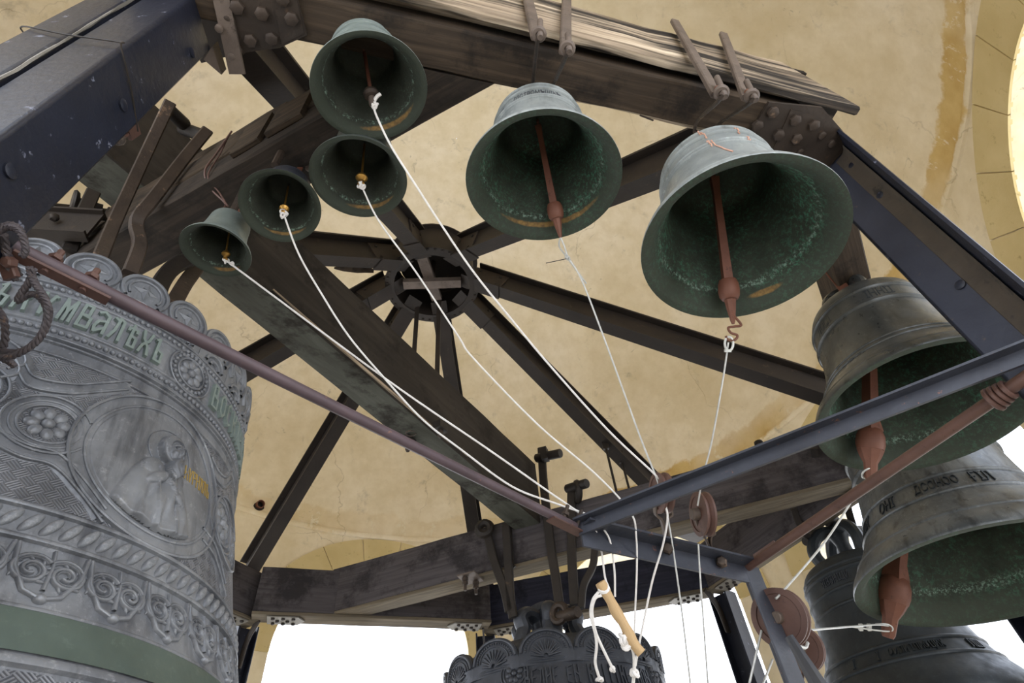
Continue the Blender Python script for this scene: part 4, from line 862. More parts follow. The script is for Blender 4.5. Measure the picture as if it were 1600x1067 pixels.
def lettering(parent, word, xs, z0, h, wl, sw, hh, fn, mat, shear=0.0):
    for ch, s in zip(word, xs):
        if ch == ' ': continue
        mb = MB()
        for st_ in letter(ch): stroke_prism(mb, [(s + (x - .5) * wl * (0.35 if ch == 'І' else 1), z0 + y * h) for x, y in st_], fn, sw, hh)
        build('letter', mb, mat, parent, local=True, smooth=0)
lettering(BL, 'ВЪКѴМВАЛѢХЪ', [dg(a_) for a_ in (-22.6, -18.6, -14.6, -10.3, -6.0, -2.2, 1.1, 4.6, 8.2, 11.7, 15.2)], 0.966, 0.069, 0.0205, 0.0040, 0.009, cy, REDGRN)
lettering(BL, 'ВОСКЛИЦАНІ', [dg(36.3 + 4.1 * i) for i in range(10)], 0.966, 0.069, 0.0205, 0.0040, 0.009, cy, REDGRN)
lettering(BL, 'ОПЕХІ', [dg(-46 + 4.0 * i) for i in range(5)], 0.966, 0.069, 0.0205, 0.0040, 0.009, cy, REDGRN)
# rosettes
def rosette(parent, s, z, r, fn, beads=0, npet=8, mat=LMAT, rings=(1.22, 1.5)):
    t = MB()
    for k_ in rings: strip_on(t, arcp((s, z), r * k_, 0, 2 * PI, 33)[:-1], fn, r * 0.09, r * 0.16, True)
    o = build('rosette', t, mat, parent, local=True)
    def R3(p, n_): n_ = V3(n_); a_ = nrm(V3((-n_[1], n_[0], 0))); return np.column_stack([a_, np.cross(n_, a_), n_])
    for i in range(npet):
        a_ = 2 * PI * i / npet + 0.2; ps, pz = s + r * 0.66 * math.cos(a_), z + r * 0.66 * math.sin(a_); p = V3(fn(ps, pz, 0.0)); nv = nrm((p[0], p[1], 0)); Q = R3(p, nv); ca, sa = math.cos(a_), math.sin(a_)
        Q = Q @ np.array([[ca, -sa, 0], [sa, ca, 0], [0, 0, 1.0]]); mb = MB(); ellipsoid(mb, p, r * 0.36, r * 0.30, r * 0.20, 12, 7, R=Q); build('petal', mb, mat, o, local=True, smooth=80)
    p = V3(fn(s, z, 0)); nv = nrm((p[0], p[1], 0)); mb = MB(); ellipsoid(mb, p, r * .3, r * .3, r * .3, 12, 8, R=R3(p, nv)); build('boss', mb, mat, o, local=True, smooth=80)
    if beads:
        mb = MB()
        for i in range(beads): a_ = 2 * PI * i / beads; ellipsoid(mb, fn(s + r * 1.40 * math.cos(a_), z + r * 1.40 * math.sin(a_), 0.002), 0.0055, 0.0055, 0.0055, 8, 5)
        build('bead_ring', mb, mat, o, local=True, smooth=80)
rosette(BL, dg(26.2), 1.006, 0.038, cy, 24, rings=(1.12, 1.72)); rosette(BL, dg(1.5), 0.684, 0.037, cy); rosette(BL, dg(-13.5), 0.725, 0.042, cy, rings=(1.3, 1.6)); rosette(BL, dg(47.8), 0.690, 0.040, cy, rings=(1.3, 1.7)); rosette(BL, dg(58), 0.690, 0.034, cy, rings=(1.3, 1.7)); rosette(BL, dg(80), 1.006, 0.038, cy, 24, rings=(1.12, 1.72))
# medallion with a hooded, bearded saint in low relief
MS, MZ, MR = dg(24.3), 0.688, 0.147
fr_ = MB()
strip_on(fr_, arcp((MS, MZ), MR * 1.04, 0, 2 * PI, 65)[:-1], cy, 0.004, 0.007, True); strip_on(fr_, arcp((MS, MZ), MR * 1.135, 0, 2 * PI, 65)[:-1], cy, 0.016, 0.0045, True); strip_on(fr_, arcp((MS, MZ), MR * 1.22, 0, 2 * PI, 65)[:-1], cy, 0.0045, 0.009, True)
med = build('medallion', fr_, LMAT, BL, local=True)
gm = MB(); plate_on(gm, arcp((MS, MZ), MR * 1.11, 0, 2 * PI, 49)[:-1], cy, 0.0, 0.0035); build('field', gm, GREENB if False else LMAT, med, local=True)
def saint(u, v):
    """relief height over the medallion, u right, v up, both -1..1"""
    h = 0.0
    def q_(cu, cv, ru, rv, ang=0.0):
        du, dv = u - cu, v - cv; c, s = math.cos(ang), math.sin(ang); x, y = (du * c + dv * s) / ru, (-du * s + dv * c) / rv; return 1 - x * x - y * y
    def dome_(base, amp, *a):
        nonlocal h
        q = q_(*a)
        if q > 0: h = max(h, base * min(1, q * 6) + amp * q ** 0.5)
    v = v + 0.05
    if v < 0.10:                                              # cloak, widening downwards, with folds
        k = min(1, (0.10 - v) / 0.9); wl = 0.24 + 0.40 * k ** 0.5; wr = 0.20 + 0.36 * k ** 0.6; x = (u - 0.02) / (wl if u < 0.02 else wr)
        if abs(x) < 1:
            fold = 0.034 * math.sin(15 * u - 4 * v + 1.2 * math.sin(5 * v)) + 0.026 * math.sin(27 * u + 5 * v) + 0.012 * math.sin(49 * u - 3 * v)
            h = max(h, 0.16 * (1 - x * x) ** 0.35 * min(1, (0.10 - v) / 0.12 + 0.35) + fold * min(1, (0.10 - v) / 0.25) * (1 - x * x))
            if -0.15 < u - 0.08 * k < -0.11: h += 0.05         # open front edge of the cloak
            if 0.16 < u - 0.06 * k < 0.19: h -= 0.04
    dome_(0.10, 0.07, -0.18, -0.03, 0.17, 0.17, 0.6); dome_(0.08, 0.06, 0.19, -0.03, 0.14, 0.15, -0.6)       # shoulders
    dome_(0.13, 0.12, 0.05, 0.43, 0.205, 0.27)                # hood
    if q_(0.09, 0.385, 0.145, 0.205) > 0: h = max(0, h - 0.05)
    dome_(0.15, 0.12, 0.095, 0.385, 0.13, 0.185)              # face
    if q_(0.095, 0.385, 0.13, 0.185) > 0:
        g = lambda cu, cv, ru, rv, a: (a * max(0, q_(cu, cv, ru, rv)) ** 0.5)
        h += g(0.105, 0.37, 0.024, 0.070, 0.08) - g(0.045, 0.43, 0.038, 0.024, 0.09) - g(0.16, 0.43, 0.036, 0.024, 0.09) + g(0.045, 0.475, 0.05, 0.018, 0.06) + g(0.16, 0.475, 0.05, 0.018, 0.06) - g(0.105, 0.275, 0.045, 0.014, 0.06)
        h += g(0.03, 0.34, 0.04, 0.04, 0.03) + g(0.175, 0.34, 0.035, 0.04, 0.03) + g(0.045, 0.428, 0.016, 0.012, 0.05) + g(0.16, 0.428, 0.016, 0.012, 0.05)
    if q_(0.105, 0.13, 0.10, 0.20) > 0: h = max(h, 0.19 + 0.10 * q_(0.105, 0.13, 0.10, 0.20) ** 0.5 + 0.022 * math.sin(60 * u + 5 * math.sin(11 * v)))    # beard
    dome_(0.12, 0.12, -0.12, -0.17, 0.22, 0.085, 0.75); dome_(0.11, 0.10, 0.20, -0.30, 0.19, 0.075, -0.75)  # sleeves
    for k_ in range(4):                                       # fingers of the two hands
        dome_(0.22, 0.08, -0.02 + 0.028 * k_, -0.015 - 0.016 * k_, 0.013, 0.075, 0.35); dome_(0.17, 0.08, 0.10 + 0.020 * k_, -0.21 - 0.034 * k_, 0.075, 0.013, -0.45)
    v = v - 0.05
    rr = 1 - u * u - v * v
    return h * min(1.0, max(0.0, rr / 0.10))
NU = 200; vs = []; fs = []; idx = {}
for j in range(NU + 1):
    for i in range(NU + 1):
        u, v = -1 + 2 * i / NU, -1 + 2 * j / NU
        if u * u + v * v < 0.985:
            hh = saint(u, v); idx[i, j] = len(vs); vs.append(cy(MS + MR * u, MZ + MR * v, 0.0045 * min(1.0, max(0.0, (1 - u * u - v * v) / 0.05)) + hh * MR * 0.62))
for (i, j) in idx:
    q = [(i, j), (i + 1, j), (i + 1, j + 1), (i, j + 1)]
    if all(k_ in idx for k_ in q): fs.append(tuple(idx[k_] for k_ in q))
mb = MB(); mb.add(vs, fs); build('saint_relief', mb, LMAT, med, local=True, smooth=70)
mb = MB(); strip_on(mb, arcp((MS + 0.06 * MR, MZ + 0.37 * MR), 0.37 * MR, -0.75, PI + 0.75, 30), lambda s, z, o=0: cy(s, z, 0.004 + o), 0.0016, 0.003); build('halo', mb, LMAT, med, local=True)
lettering(med, 'КѴРИЛЛЪ', [dg(30.6) + 0.0125 * i for i in range(7)], 0.705, 0.034, 0.0088, 0.0013, 0.0062, cy, GOLD)
# interlaced straps joining the roundels
def sp_(pts): return [(dg(a_), z) for a_, z in pts]
for c_, r_3, a0, a1 in (((dg(1.5), 0.684), 0.068, 0.5, 2 * PI - 0.5), ((dg(52), 0.69), 0.085, 0.3, 2 * PI - 0.3)):
    mb = MB(); strip_on(mb, arcp(c_, r_3, a0, a1, 30), cy, 0.0035, 0.008); strip_on(mb, arcp(c_, r_3 - .012, a0, a1, 30), cy, 0.016, 0.0036); build('strapwork', mb, LMAT, BL, local=True)
for pts in ([(-7, 0.79), (-4, 0.762), (2, 0.775), (7, 0.81), (12, 0.85)], [(-6, 0.62), (0, 0.60), (5, 0.60), (10, 0.565), (15, 0.52)], [(-13, 0.85), (-9, 0.825), (-7, 0.79), (-9, 0.765)], [(39, 0.80), (43, 0.785), (48, 0.80), (53, 0.85)], [(38, 0.60), (44, 0.585), (50, 0.53)]):
    mb = MB(); q = smoothpath([(p[0], p[1] + .010, 0) for p in sp_(pts)], 6); strip_on(mb, [(p[0], p[1]) for p in q], cy, 0.021, 0.0038); build('strap_band', mb, LMAT, BL, local=True)
    for o_2, w_ in ((-0.004, 0.0035), (0.024, 0.0035)):
        mb = MB(); q = smoothpath([(p[0], p[1] + o_2, 0) for p in sp_(pts)], 6); strip_on(mb, [(p[0], p[1]) for p in q], cy, w_, 0.008); build('strapwork', mb, LMAT, BL, local=True)
# twisted rope moulding: slanted lobes
lob = MB(); lobe = None; NL = 130
for i in range(NL):
    t_ = 2 * PI * i / NL; t_ = t_ if t_ < PI else t_ - 2 * PI
    if lobe is None:
        ca, sa = math.cos(0.6), math.sin(0.6); ellipsoid(lob, (rL(0.477), 0, 0.477), 0.010, 0.0085, 0.023, 10, 7, R=np.array([[1, 0, 0], [0, ca, sa], [0, -sa, ca]])); lobe = build('rope_lobe', lob, LMAT, BL, local=True, smooth=80)
    else: link_copy(lobe, BL, Matrix.Rotation(t_, 4, 'Z'))
# scroll frieze: mirrored spirals with leaves
def spiral(c, r0, r1, a0, turns, n=30, sg=1): return [(c[0] + (r0 + (r1 - r0) * k_ / n) * math.cos(a0 + sg * turns * 2 * PI * k_ / n), c[1] + (r0 + (r1 - r0) * k_ / n) * math.sin(a0 + sg * turns * 2 * PI * k_ / n)) for k_ in range(n + 1)]
scr = None
for i in range(36):
    if scr is None:
        mb = MB(); zc_ = 0.400
        for sg in (-1, 1):
            strip_on(mb, spiral((sg * 0.0215, zc_), 0.027, 0.005, PI / 2 + sg * 0.9, 1.75, 40, -sg), cy, 0.0034, 0.007); strip_on(mb, spiral((sg * 0.0215, zc_), 0.023, 0.003, PI / 2 + sg * 0.9, 1.5, 34, -sg), cy, 0.0017, 0.0055)
            for a_ in np.linspace(0, 2 * PI, 8)[:-1]:
                cu, cz = sg * 0.0215 + 0.021 * math.cos(a_), zc_ + 0.021 * math.sin(a_); p = V3(cy(cu, cz)); nv = nrm((p[0], p[1], 0)); tg = V3((-nv[1], nv[0], 0)); Q = np.column_stack([tg, [0, 0, 1.0], nv]) @ np.array([[math.cos(a_ + .8), -math.sin(a_ + .8), 0], [math.sin(a_ + .8), math.cos(a_ + .8), 0], [0, 0, 1.0]]); ellipsoid(mb, p, 0.010, 0.003, 0.0045, 8, 5, R=Q)
            strip_on(mb, [(sg * 0.045, 0.44), (sg * 0.040, 0.40), (sg * 0.022, 0.365), (0, 0.356)], cy, 0.004, 0.007)
        strip_on(mb, [(0, 0.438), (0.003, 0.41), (0, 0.37)], cy, 0.003, 0.006); ellipsoid(mb, cy(0, 0.356), 0.010, 0.010, 0.008, 10, 6)
        scr = build('scroll', mb, LMAT, BL, local=True, smooth=60)
    else: link_copy(scr, BL, Matrix.Rotation(2 * PI * i / 36, 4, 'Z'))
scr.matrix_local = Matrix.Identity(4)
def canons(parent, rr, z, mat, n, th, hgt, ph=0.0, wmul=1.0):
    for i in range(n):
        t_ = 2 * PI * i / n + ph; ct, st_ = math.cos(t_), math.sin(t_); mb = MB(); P_ = [(rr, z - 0.02), (rr * 1.08, z + hgt * .25), (rr * 0.92, z + hgt * .6), (rr * 1.0, z + hgt * .85), (rr * 0.72, z + hgt), (rr * 0.35, z + hgt * 0.9), (rr * 0.25, z + hgt * 0.6)]
        sweep(mb, smoothpath([(r * ct, r * st_, q) for r, q in P_], 5), [(th * wmul * math.cos(a_), th * math.sin(a_)) for a_ in np.linspace(0, 2 * PI, 11)[:-1]], None); build('crown_loop', mb, mat, parent, local=True)
    mb = MB(); knob(mb, (0, 0, z - 0.02), (0, 0, 1), [(rr * 0.35, 0), (rr * 0.28, hgt * .4), (rr * 0.34, hgt * .7), (rr * 0.2, hgt * 1.1)], 14); build('argent', mb, mat, parent, local=True)
canons(BL, 0.20, 1.205, SLATE, 6, 0.036, 0.20, 0.35)

# ---------------- the central far bell with shell scallops
MC = V3((0.02, 3.95, 0.0)); BM = thing('ornate_bell', 'dark scalloped bell at bottom centre hung on forged straps under the far timber', 'bell', MC, bell_frame(MC + V3((0, 0, 1e-6)), (0, 0, 1)), 'great bells')
MP = [(0.92, 0.0), (0.92, 0.03), (0.88, 0.10), (0.80, 0.26), (0.73, 0.48), (0.69, 0.72), (0.668, 0.95), (0.655, 1.06), (0.645, 1.14), (0.60, 1.20), (0.50, 1.25), (0.30, 1.285), (0.1, 1.30), (0.001, 1.30)]
def rM(z): return float(np.interp(z, [p[1] for p in MP[:9]], [p[0] for p in MP[:9]]))
mb = MB(); pa = finer(MP, 3); no = len(pa) - 1; pa2 = pa + [(r * 0.9, z * 0.95) for r, z in MP[::-1]]; lathe(mb, pa2 + [pa2[0]], 112, [0 if j <= no else 1 for j in range(len(pa2))]); build('body', mb, [DARKB, INDK], BM, local=True, smooth=50)
RB = 0.65
def cm(s, z, o=0.0): t_ = s / RB; r = rM(min(z, 1.10)) + o; return (r * math.cos(t_), r * math.sin(t_), z)
for z, w_, h_ in ((1.075, .006, .012), (1.062, .004, .008), (0.93, .01, .012), (0.40, .015, .015)): ring(BM, z, w_, h_, DARKB, rM)
f0 = None
for i in range(14):
    th = math.radians(-2 + 360 / 14 * i)
    if f0 is None:
        hw = RB * PI / 14; c0 = (0, 1.115); mb = MB(); ol = [(-hw, 1.05), (hw, 1.05), (hw, 1.10)] + arcp(c0, hw * 0.985, 0.02, PI - 0.02, 22, 0.112) + [(-hw, 1.10)]
        plate_on(mb, ol, cm, -0.01, 0.014); plate_on(mb, ol, cm, -0.013, -0.012)
        f1 = lambda s, z, o=0.0: cm(s, z, 0.014 + o); strip_on(mb, arcp(c0, hw * 0.90, 0, PI, 24, 0.100), f1, 0.010, 0.012); strip_on(mb, arcp(c0, hw * 0.62, 0, PI, 20, 0.068), f1, 0.004, 0.006)
        f0 = build('scallop', mb, DARKB, BM, local=True)
        de = MB()
        for a_ in np.linspace(0.06, PI - 0.06, 22):
            p = V3(f1(hw * 0.74 * math.cos(a_), 1.115 + 0.082 * math.sin(a_), 0.002)); ellipsoid(de, p, 0.006, 0.006, 0.006, 6, 4)
        d1 = build('dentil', de, DARKB, f0, local=True, kind='stuff')
        sh = MB()
        for a_ in np.linspace(0.12, PI - 0.12, 11):
            strip_on(sh, [(0.012 * math.cos(a_), 1.085 + 0.012 * math.sin(a_)), (hw * 0.34 * math.cos(a_), 1.087 + 0.05 * math.sin(a_)), (hw * 0.54 * math.cos(a_), 1.09 + 0.078 * math.sin(a_))], f1, 0.006, 0.007)
        d2 = build('shell', sh, DARKB, f0, local=True)
        f0.matrix_local = Matrix.Rotation(th, 4, 'Z')
    else:
        c = link_copy(f0, BM, Matrix.Rotation(th, 4, 'Z'))
        for sb in (d1, d2): link_copy(sb, c, Matrix.Identity(4))
lettering(BM, 'ВЕЛИЕ ЕН КЪІІІКЕ ПОН', [-0.13 + 0.036 * i for i in range(20)], 0.945, 0.085, 0.022, 0.0045, 0.010, cm, DARKB)
for s_ in (-0.20, 0.66): rosette(BM, s_, 1.03, 0.05, cm, 0, 8, DARKB, (1.2, 1.5))
canons(BM, 0.21, 1.275, DARKB, 6, 0.045, 0.26, 0.15, 1.2)
mb = MB(); sweep(mb, smoothpath([(0.02, 0.17 * math.cos(a_), 1.40 + 0.20 * math.sin(a_)) for a_ in np.linspace(0, PI, 12)], 3), rect(0.05, 0.03, 0.004), up=(1, 0, 0)); build('crown_arch', mb, DARKB, BM, local=True)

# ------------------------------------------------------------------ forged straps the bells hang by
def strap(label, pts, w_, th, mat=IRON, eye=None, group='hanging straps', cat='strap', up=None, pinend=None, name='hanging_strap', sc=None):
    t = thing(name, label, cat, pts[0], group=group)
    mb = MB(); q = smoothpath(pts, 5); tv = nrm(V3(pts[-1]) - V3(pts[0])); mid = V3(pts[len(pts) // 2]); face = nrm(-mid - tv * np.dot(-mid, tv))
    sweep(mb, q, rect(w_, th, min(w_, th) * .2, z0=-th / 2), up=up if up is not None else face, scale=sc); build('bar', mb, mat, t)
    return t, face
def eye_on(t, p, ax, r, tr, mat):
    a_, b_, n_ = basis(ax); mb = MB(); tube(mb, [V3(p) + (a_ * math.cos(q) + b_ * math.sin(q)) * r for q in np.linspace(0, 2 * PI, 17)[:-1]], tr, 8, loop=True, cap=False); build('eye', mb, mat, t)
def pin_on(t, p, q, r, mat, name='pin'):
    mb = MB(); ax = nrm(V3(q) - V3(p)); L = np.linalg.norm(V3(q) - V3(p)); knob(mb, p, ax, [(r * .9, 0), (r, r * .2), (r, L - r * .2), (r * .9, L)], 10); build(name, mb, mat, t)
# front pairs over the cap timber, an eye with a pin at the foot of each, and a thin rod on to the bell's crown
topD = np.array(WM[bD.name]) @ np.array([0, 0, 1.75 * .27, 1]); topC = np.array(WM[bC.name]) @ np.array([0, 0, 1.75 * .215, 1])
fnv = (-fn)
for (a_, b_, lab, top, off) in (((818, -30), (839, 60), 'left strap of the pair above the middle grey green bell', topC, -0.03), ((886, -30), (883, 82), 'right strap of the pair above the middle grey green bell', topC, 0.03),
                                ((1054, 34), (1120, 150), 'left strap of the pair above the largest pale bell', topD, -0.035), ((1130, 54), (1167, 155), 'right strap of the pair above the largest pale bell', topD, 0.035)):
    pl = CA - fn * 0.016; A = at_pl(*a_, pl, fn); B = at_pl(*b_, pl, fn)
    Bz = B - V3((0, 0, 0.015)); t, face = strap(lab, [A, A + (B - A) * .5, B], 0.031, 0.016, IRONL, group='straps over the cap timber', up=-fn)
    c = Bz - fn * 0.014; eye_on(t, c, (0.2, 0.1, 1), 0.011, 0.0095, IRONL)
    pin_on(t, c - V3((0, 0, 0.03)), c + V3((0.008, 0.0, 0.075)) - fn * 0.012, 0.008, IRONL)
    mb = MB(); knob(mb, c + V3((0, 0, 0.008)), (0, 0, 1), [(0.0105, 0), (0.009, 0.022)], 8); build('washer', mb, RUSTC, t)
    mb = MB(); e_ = V3(top[:3]) + fd * off; tube(mb, smoothpath([c + V3((0, 0, 0.0)), c + fn * 0.02 - V3((0, 0, .004)), V3((e_[0], e_[1], HB - 0.012)) - fn * 0.06, e_ - V3((0, 0, 0.02))], 5), 0.006, 7); build('link_rod', mb, IRON, t)
# straps of the small bells
for b, lab, R in ((bA, 'rust strap holding the topmost bell', .155), (b1, 'short rust strap behind the bell below the topmost one', .14), (b2, 'twisted rust strap holding the slate crowned bell', .115), (b3, 'thin rust wire holding the smallest bell', .10)):
    m = np.array(WM[b.name]); p = (m @ np.array([0, 0, 1.72 * R, 1]))[:3]; h = max(HB + 0.02 - p[2], 0.05)
    t = thing('bell_hanger', lab, 'strap', p, group='hangers of the small bells')
    for s in (-1, 1):
        mb = MB(); sweep(mb, smoothpath([p + V3((0.012 * s, 0, -0.03)), p + V3((0.016 * s, 0, h * .4)), p + V3((0.02 * s, -0.005, h + 0.04))], 4), rect(0.018, 0.006, 0.001), up=(0.2, -1, 0.3)); build('bar', mb, RUSTC if s > 0 else IRON, t)
    mb = MB(); bolt(mb, p + V3((0.045, 0.0, h - 0.0)), (0, 0, -1), 0.012, 0.03); build('bolt', mb, IRON, t)
p = at_h(436, 245, 1.80); rod_thing('anchor_bolt', 'rusty bolt with nut under the timber above the slate crowned bell', 'bolt', [p + V3((0, 0, .03)), p - V3((0, 0, .06))], 0.012, IRON)
mbw = MB(); tube(mbw, smoothpath([at_h(*q, h_) for q, h_ in (((362, 205), 2.1), ((338, 240), 2.0), ((320, 268), 1.9), ((330, 295), 1.84), ((352, 318), 1.78), ((346, 328), 1.70))], 6), 0.0035, 6); tube(mbw, smoothpath([at_h(*q, h_) for q, h_ in (((358, 210), 2.1), ((344, 240), 2.0), ((325, 275), 1.86), ((342, 300), 1.82), ((356, 322), 1.74))], 6), 0.0028, 6)
build('rusty_wire', mbw, RUSTP, label='rusty wire looped over the timber above the smallest bell', cat='wire')
# straps of the ornate bell at left
LTOP = V3((LC[0], LC[1], 1.34))
def pxs(*q): return [at_dep(px, py, d_) for px, py, d_ in q]
dX = 2.35
def hz(*q): return [at_h(px, py, h_) for px, py, h_ in q]
t, _ = strap('long forged strap, left of the two hooked over the cross beam', hz((266, 160, 2.34), (235, 226, 2.18), (205, 291, 1.97), (178, 350, 1.75), (155, 406, 1.50)), 0.042, 0.022, IRON, group='straps of the big ornate bell'); pin_on(t, at_h(262, 170, 2.34), at_h(290, 196, 2.38), 0.026, IRONK)
t, _ = strap('long forged strap, cranked one of the two hooked over the cross beam', hz((324, 204, 2.32), (290, 245, 2.13), (240, 310, 1.84), (217, 338, 1.73), (213, 356, 1.69), (218, 384, 1.60), (203, 428, 1.45)), 0.042, 0.022, IRON, group='straps of the big ornate bell'); pin_on(t, at_h(284, 200, 2.40), at_h(316, 212, 2.34), 0.026, IRONK)
t, _ = strap('short strap near the left column with a round headed pin', pxs((146, 300, 2.3), (128, 340, 2.2), (108, 392, 2.08)), 0.05, 0.022, IRONK, group='straps of the big ornate bell')
mb = MB(); p = at_dep(112, 314, 2.28); ax = nrm(at_dep(140, 322, 2.32) - p); knob(mb, p, ax, [(0.045, 0), (0.05, .008), (0.04, .02), (0.022, .024), (0.022, .10)], 14); build('pin', mb, IRONK, t)
strap('pale edged strap behind the short one at left', pxs((178, 330, 2.45), (160, 360, 2.35), (128, 400, 2.2)), 0.05, 0.02, IRONK, group='straps of the big ornate bell')
strap('curved strap right of the ornate bell under the smallest bell', hz((306, 402, 1.86), (272, 417, 1.76), (250, 445, 1.62), (243, 480, 1.45)), 0.055, 0.022, IRONK, group='straps of the big ornate bell')
strap('rust coloured strap beside the curved one under the smallest bell', hz((308, 418, 1.86), (288, 445, 1.70), (266, 484, 1.50)), 0.05, 0.02, IRON, group='straps of the big ornate bell')
# straps of the central bell
dG = dep_of((0, 3.8, 2.0))
def gpl(px, py, o=-0.03): return at_pl(px, py, GA + gn * o, gn)
def vstrap(label, pts, w_=0.06, mat=IRONK): return strap(label, [gpl(*q) for q in pts], w_, 0.03, mat, group='straps of the central bell', up=-gn)
t, _ = vstrap('long strap with a rod pin through its top beside the cross beam end', [(846, 700), (850, 760), (860, 850), (868, 900), (874, 945)]); pin_on(t, gpl(838, 716, -0.04), gpl(876, 708, -0.10), 0.035, IRONK, 'pin'); mb = MB(); obox(mb, gpl(851, 710, -0.07), gd, gn, (0, 0, 1), 0.05, 0.06, 0.11); build('cotter', mb, IRONK, t)
eye_on(t, gpl(874, 958, -0.05), gd * 0.3 + gn, 0.05, 0.022, IRON); pin_on(t, gpl(868, 966, 0.0), gpl(903, 956, -0.12), 0.035, IRON, 'lower_pin')
t, _ = vstrap('strap with a looped head right of the rod pinned one', [(893, 765), (893, 830), (894, 880), (898, 945)]); eye_on(t, gpl(902, 768, -0.05), gd + gn * .5, 0.06, 0.025, IRONK); pin_on(t, gpl(886, 764, -0.03), gpl(917, 755, -0.12), 0.034, IRONK)
t, _ = vstrap('strap with a heavy ring head, leftmost at the central bell', [(762, 836), (772, 875), (788, 920), (796, 955)]); eye_on(t, gpl(757, 826, -0.05), -gn + gd * .2, 0.045, 0.03, IRONK)
vstrap('straight strap beside the ring headed one at the central bell', [(791, 822), (794, 870), (797, 930), (802, 965)])
vstrap('short bent strap, rightmost at the central bell', [(930, 855), (926, 885), (912, 915), (908, 950)], 0.045)
t = strap('plate strap wrapped over the far timber near the central bell', [gpl(792, 815, -0.01), gpl(796, 880, -0.01), gpl(800, 890, -0.01)], 0.07, 0.012, IRONK, group='straps of the central bell', up=-gn)
# straps of the dark bell at lower right
gt_ = np.array(WM[bG.name]); gtop = (gt_ @ np.array([0, 0, 1.85 * .57, 1]))[:3]
for i, (px, py, px2, py2, lab) in enumerate(((1272, 700, 1296, 810, 'long strap down the timber to the dark bell at lower right'), (1240, 795, 1263, 840, 'left short strap to the dark bell at lower right'), (1322, 762, 1334, 825, 'right short strap to the dark bell at lower right'))):
    dd = dep_of(gtop); t, _ = strap(lab, [at_dep(px, py, dd - 0.15 * (i == 0)), at_dep((px + px2) / 2 - 3, (py + py2) / 2, dd - 0.1 * (i == 0)), at_dep(px2, py2, dd)], 0.045, 0.018, IRONK, group='straps of the dark bell at lower right')
    pin_on(t, at_dep(px2 - 5, py2 + 6, dd), at_dep(px2 + 12, py2 + 3, dd + .05), 0.03, IRONK)
et = (np.array(WM[bE.name]) @ np.array([0, 0, 1.75 * .36, 1]))[:3]
for s, lab in ((-1, 'left bar holding the shaded olive bell'), (1, 'right bar holding the shaded olive bell')):
    strap(lab, [et + V3((0.05 * s, 0.05 * s, -0.05)), et + V3((0.05 * s, 0.05 * s, 0.10)), et + V3((0.05 * s, 0.05 * s, 0.25))], 0.04, 0.015, RUSTC, group='bars of the shaded bell')
ft = (np.array(WM[bF.name]) @ np.array([0, 0, 1.75 * .5, 1]))[:3]
strap('bar holding the large stained bell', [ft - V3((0, 0, .05)), ft + V3((0, 0, .1)), ft + V3((0, 0, .3))], 0.06, 0.02, RUSTC, group='bars of the stained bell')

# ------------------------------------------------------------------ the ringer's iron frame
ZR = 0.815
C0 = at_h(905, 826, ZR); C1 = at_h(1166, 887, ZR); AR = at_hd(1640, 560, 1.60); AR0 = at_h(1600, 565, ZR); TLp = at_h(22, 386, ZR)
AR = at_h(1660, 533, ZR)
def lsec(w_, th): return [(0, 0), (w_, 0), (w_, th), (th, th), (th, w_), (0, w_)]
t = thing('frame_bar', 'long blue black angle bar rising to the right across the picture', 'bar', C0, group='ringer frame bars')
mb = MB(); sweep(mb, [C0, AR], [(0, -0.022), (0.008, -0.022), (0.008, 0.018), (0.0, 0.018)], up=(0, 0, 1)); sweep(mb, [C0, AR], [(0, 0.012), (0.035, 0.012), (0.035, 0.018), (0.0, 0.018)]); build('bar', mb, BLUERUST, t)
t = thing('frame_bar', 'short blue black angle bar carrying the two upright pulleys', 'bar', C0, group='ringer frame bars')
mb = MB(); sweep(mb, [C0 - V3((0, 0, .01)), C1 - V3((0, 0, 0.01))], [(0, -0.045), (0.007, -0.045), (0.007, 0.010), (0.055, 0.010), (0.055, 0.017), (0, 0.017)][::-1], up=(0, 0, 1)); build('bar', mb, BLUERUST, t)
for px, py in ((1128, 879), (1044, 858)):
    mb = MB(); p = at_h(px, py, ZR - 0.015); bolt(mb, p, nrm(-p * [1, 1, 0.3]), 0.017, 0.02); build('bolt', mb, IRON, t)
t = thing('frame_post', 'blue black angle post below the short bar, notched at its foot', 'post', C1, group='ringer frame bars')
dq = nrm((C1 - C0) * [1, 1, 0]); dn = V3((dq[1], -dq[0], 0)); pb = C1.copy(); pb[2] = ZF
mb = MB(); colbox(mb, C1 - dq * 0.02 + dn * 0.0, dq, dn, 0.075, 0.008, ZF, ZR + 0.005); colbox(mb, C1 + dq * 0.047, dq, -dn, 0.008, 0.06, ZF, ZR + 0.0); build('post', mb, BLUERUST, t)
mb = MB(); q0 = at_dep(1240, 1012, dep_of(C1 * [1, 1, .6])); 
sweep(mb, [q0 + V3((0.0, 0, 0.03)), q0 + V3((0.03, 0, -0.12)), q0 + V3((0.05, 0, -0.5))], circ(0.026, 8), None, scale=[.5, 1, 1.1]); build('wrapped_pad', mb, BLUEDUST, t)
t = thing('frame_tube', 'mauve brown tube running from the left column to the frame corner', 'tube', TLp, group='ringer frame tubes')
mb = MB(); tube(mb, [TLp, C0 + nrm(TLp - C0) * 0.02], 0.0125, 12); build('tube', mb, TUBEM, t)
td = nrm(C0 - TLp); mb = MB(); obox(mb, TLp + td * 0.085 - V3((0.008, 0.008, .013)), td, nrm(np.cross(td, [0, 0, 1])), (0, 0, 1), 0.14, 0.020, 0.005); build('flat_lug', mb, RUSTP, t)
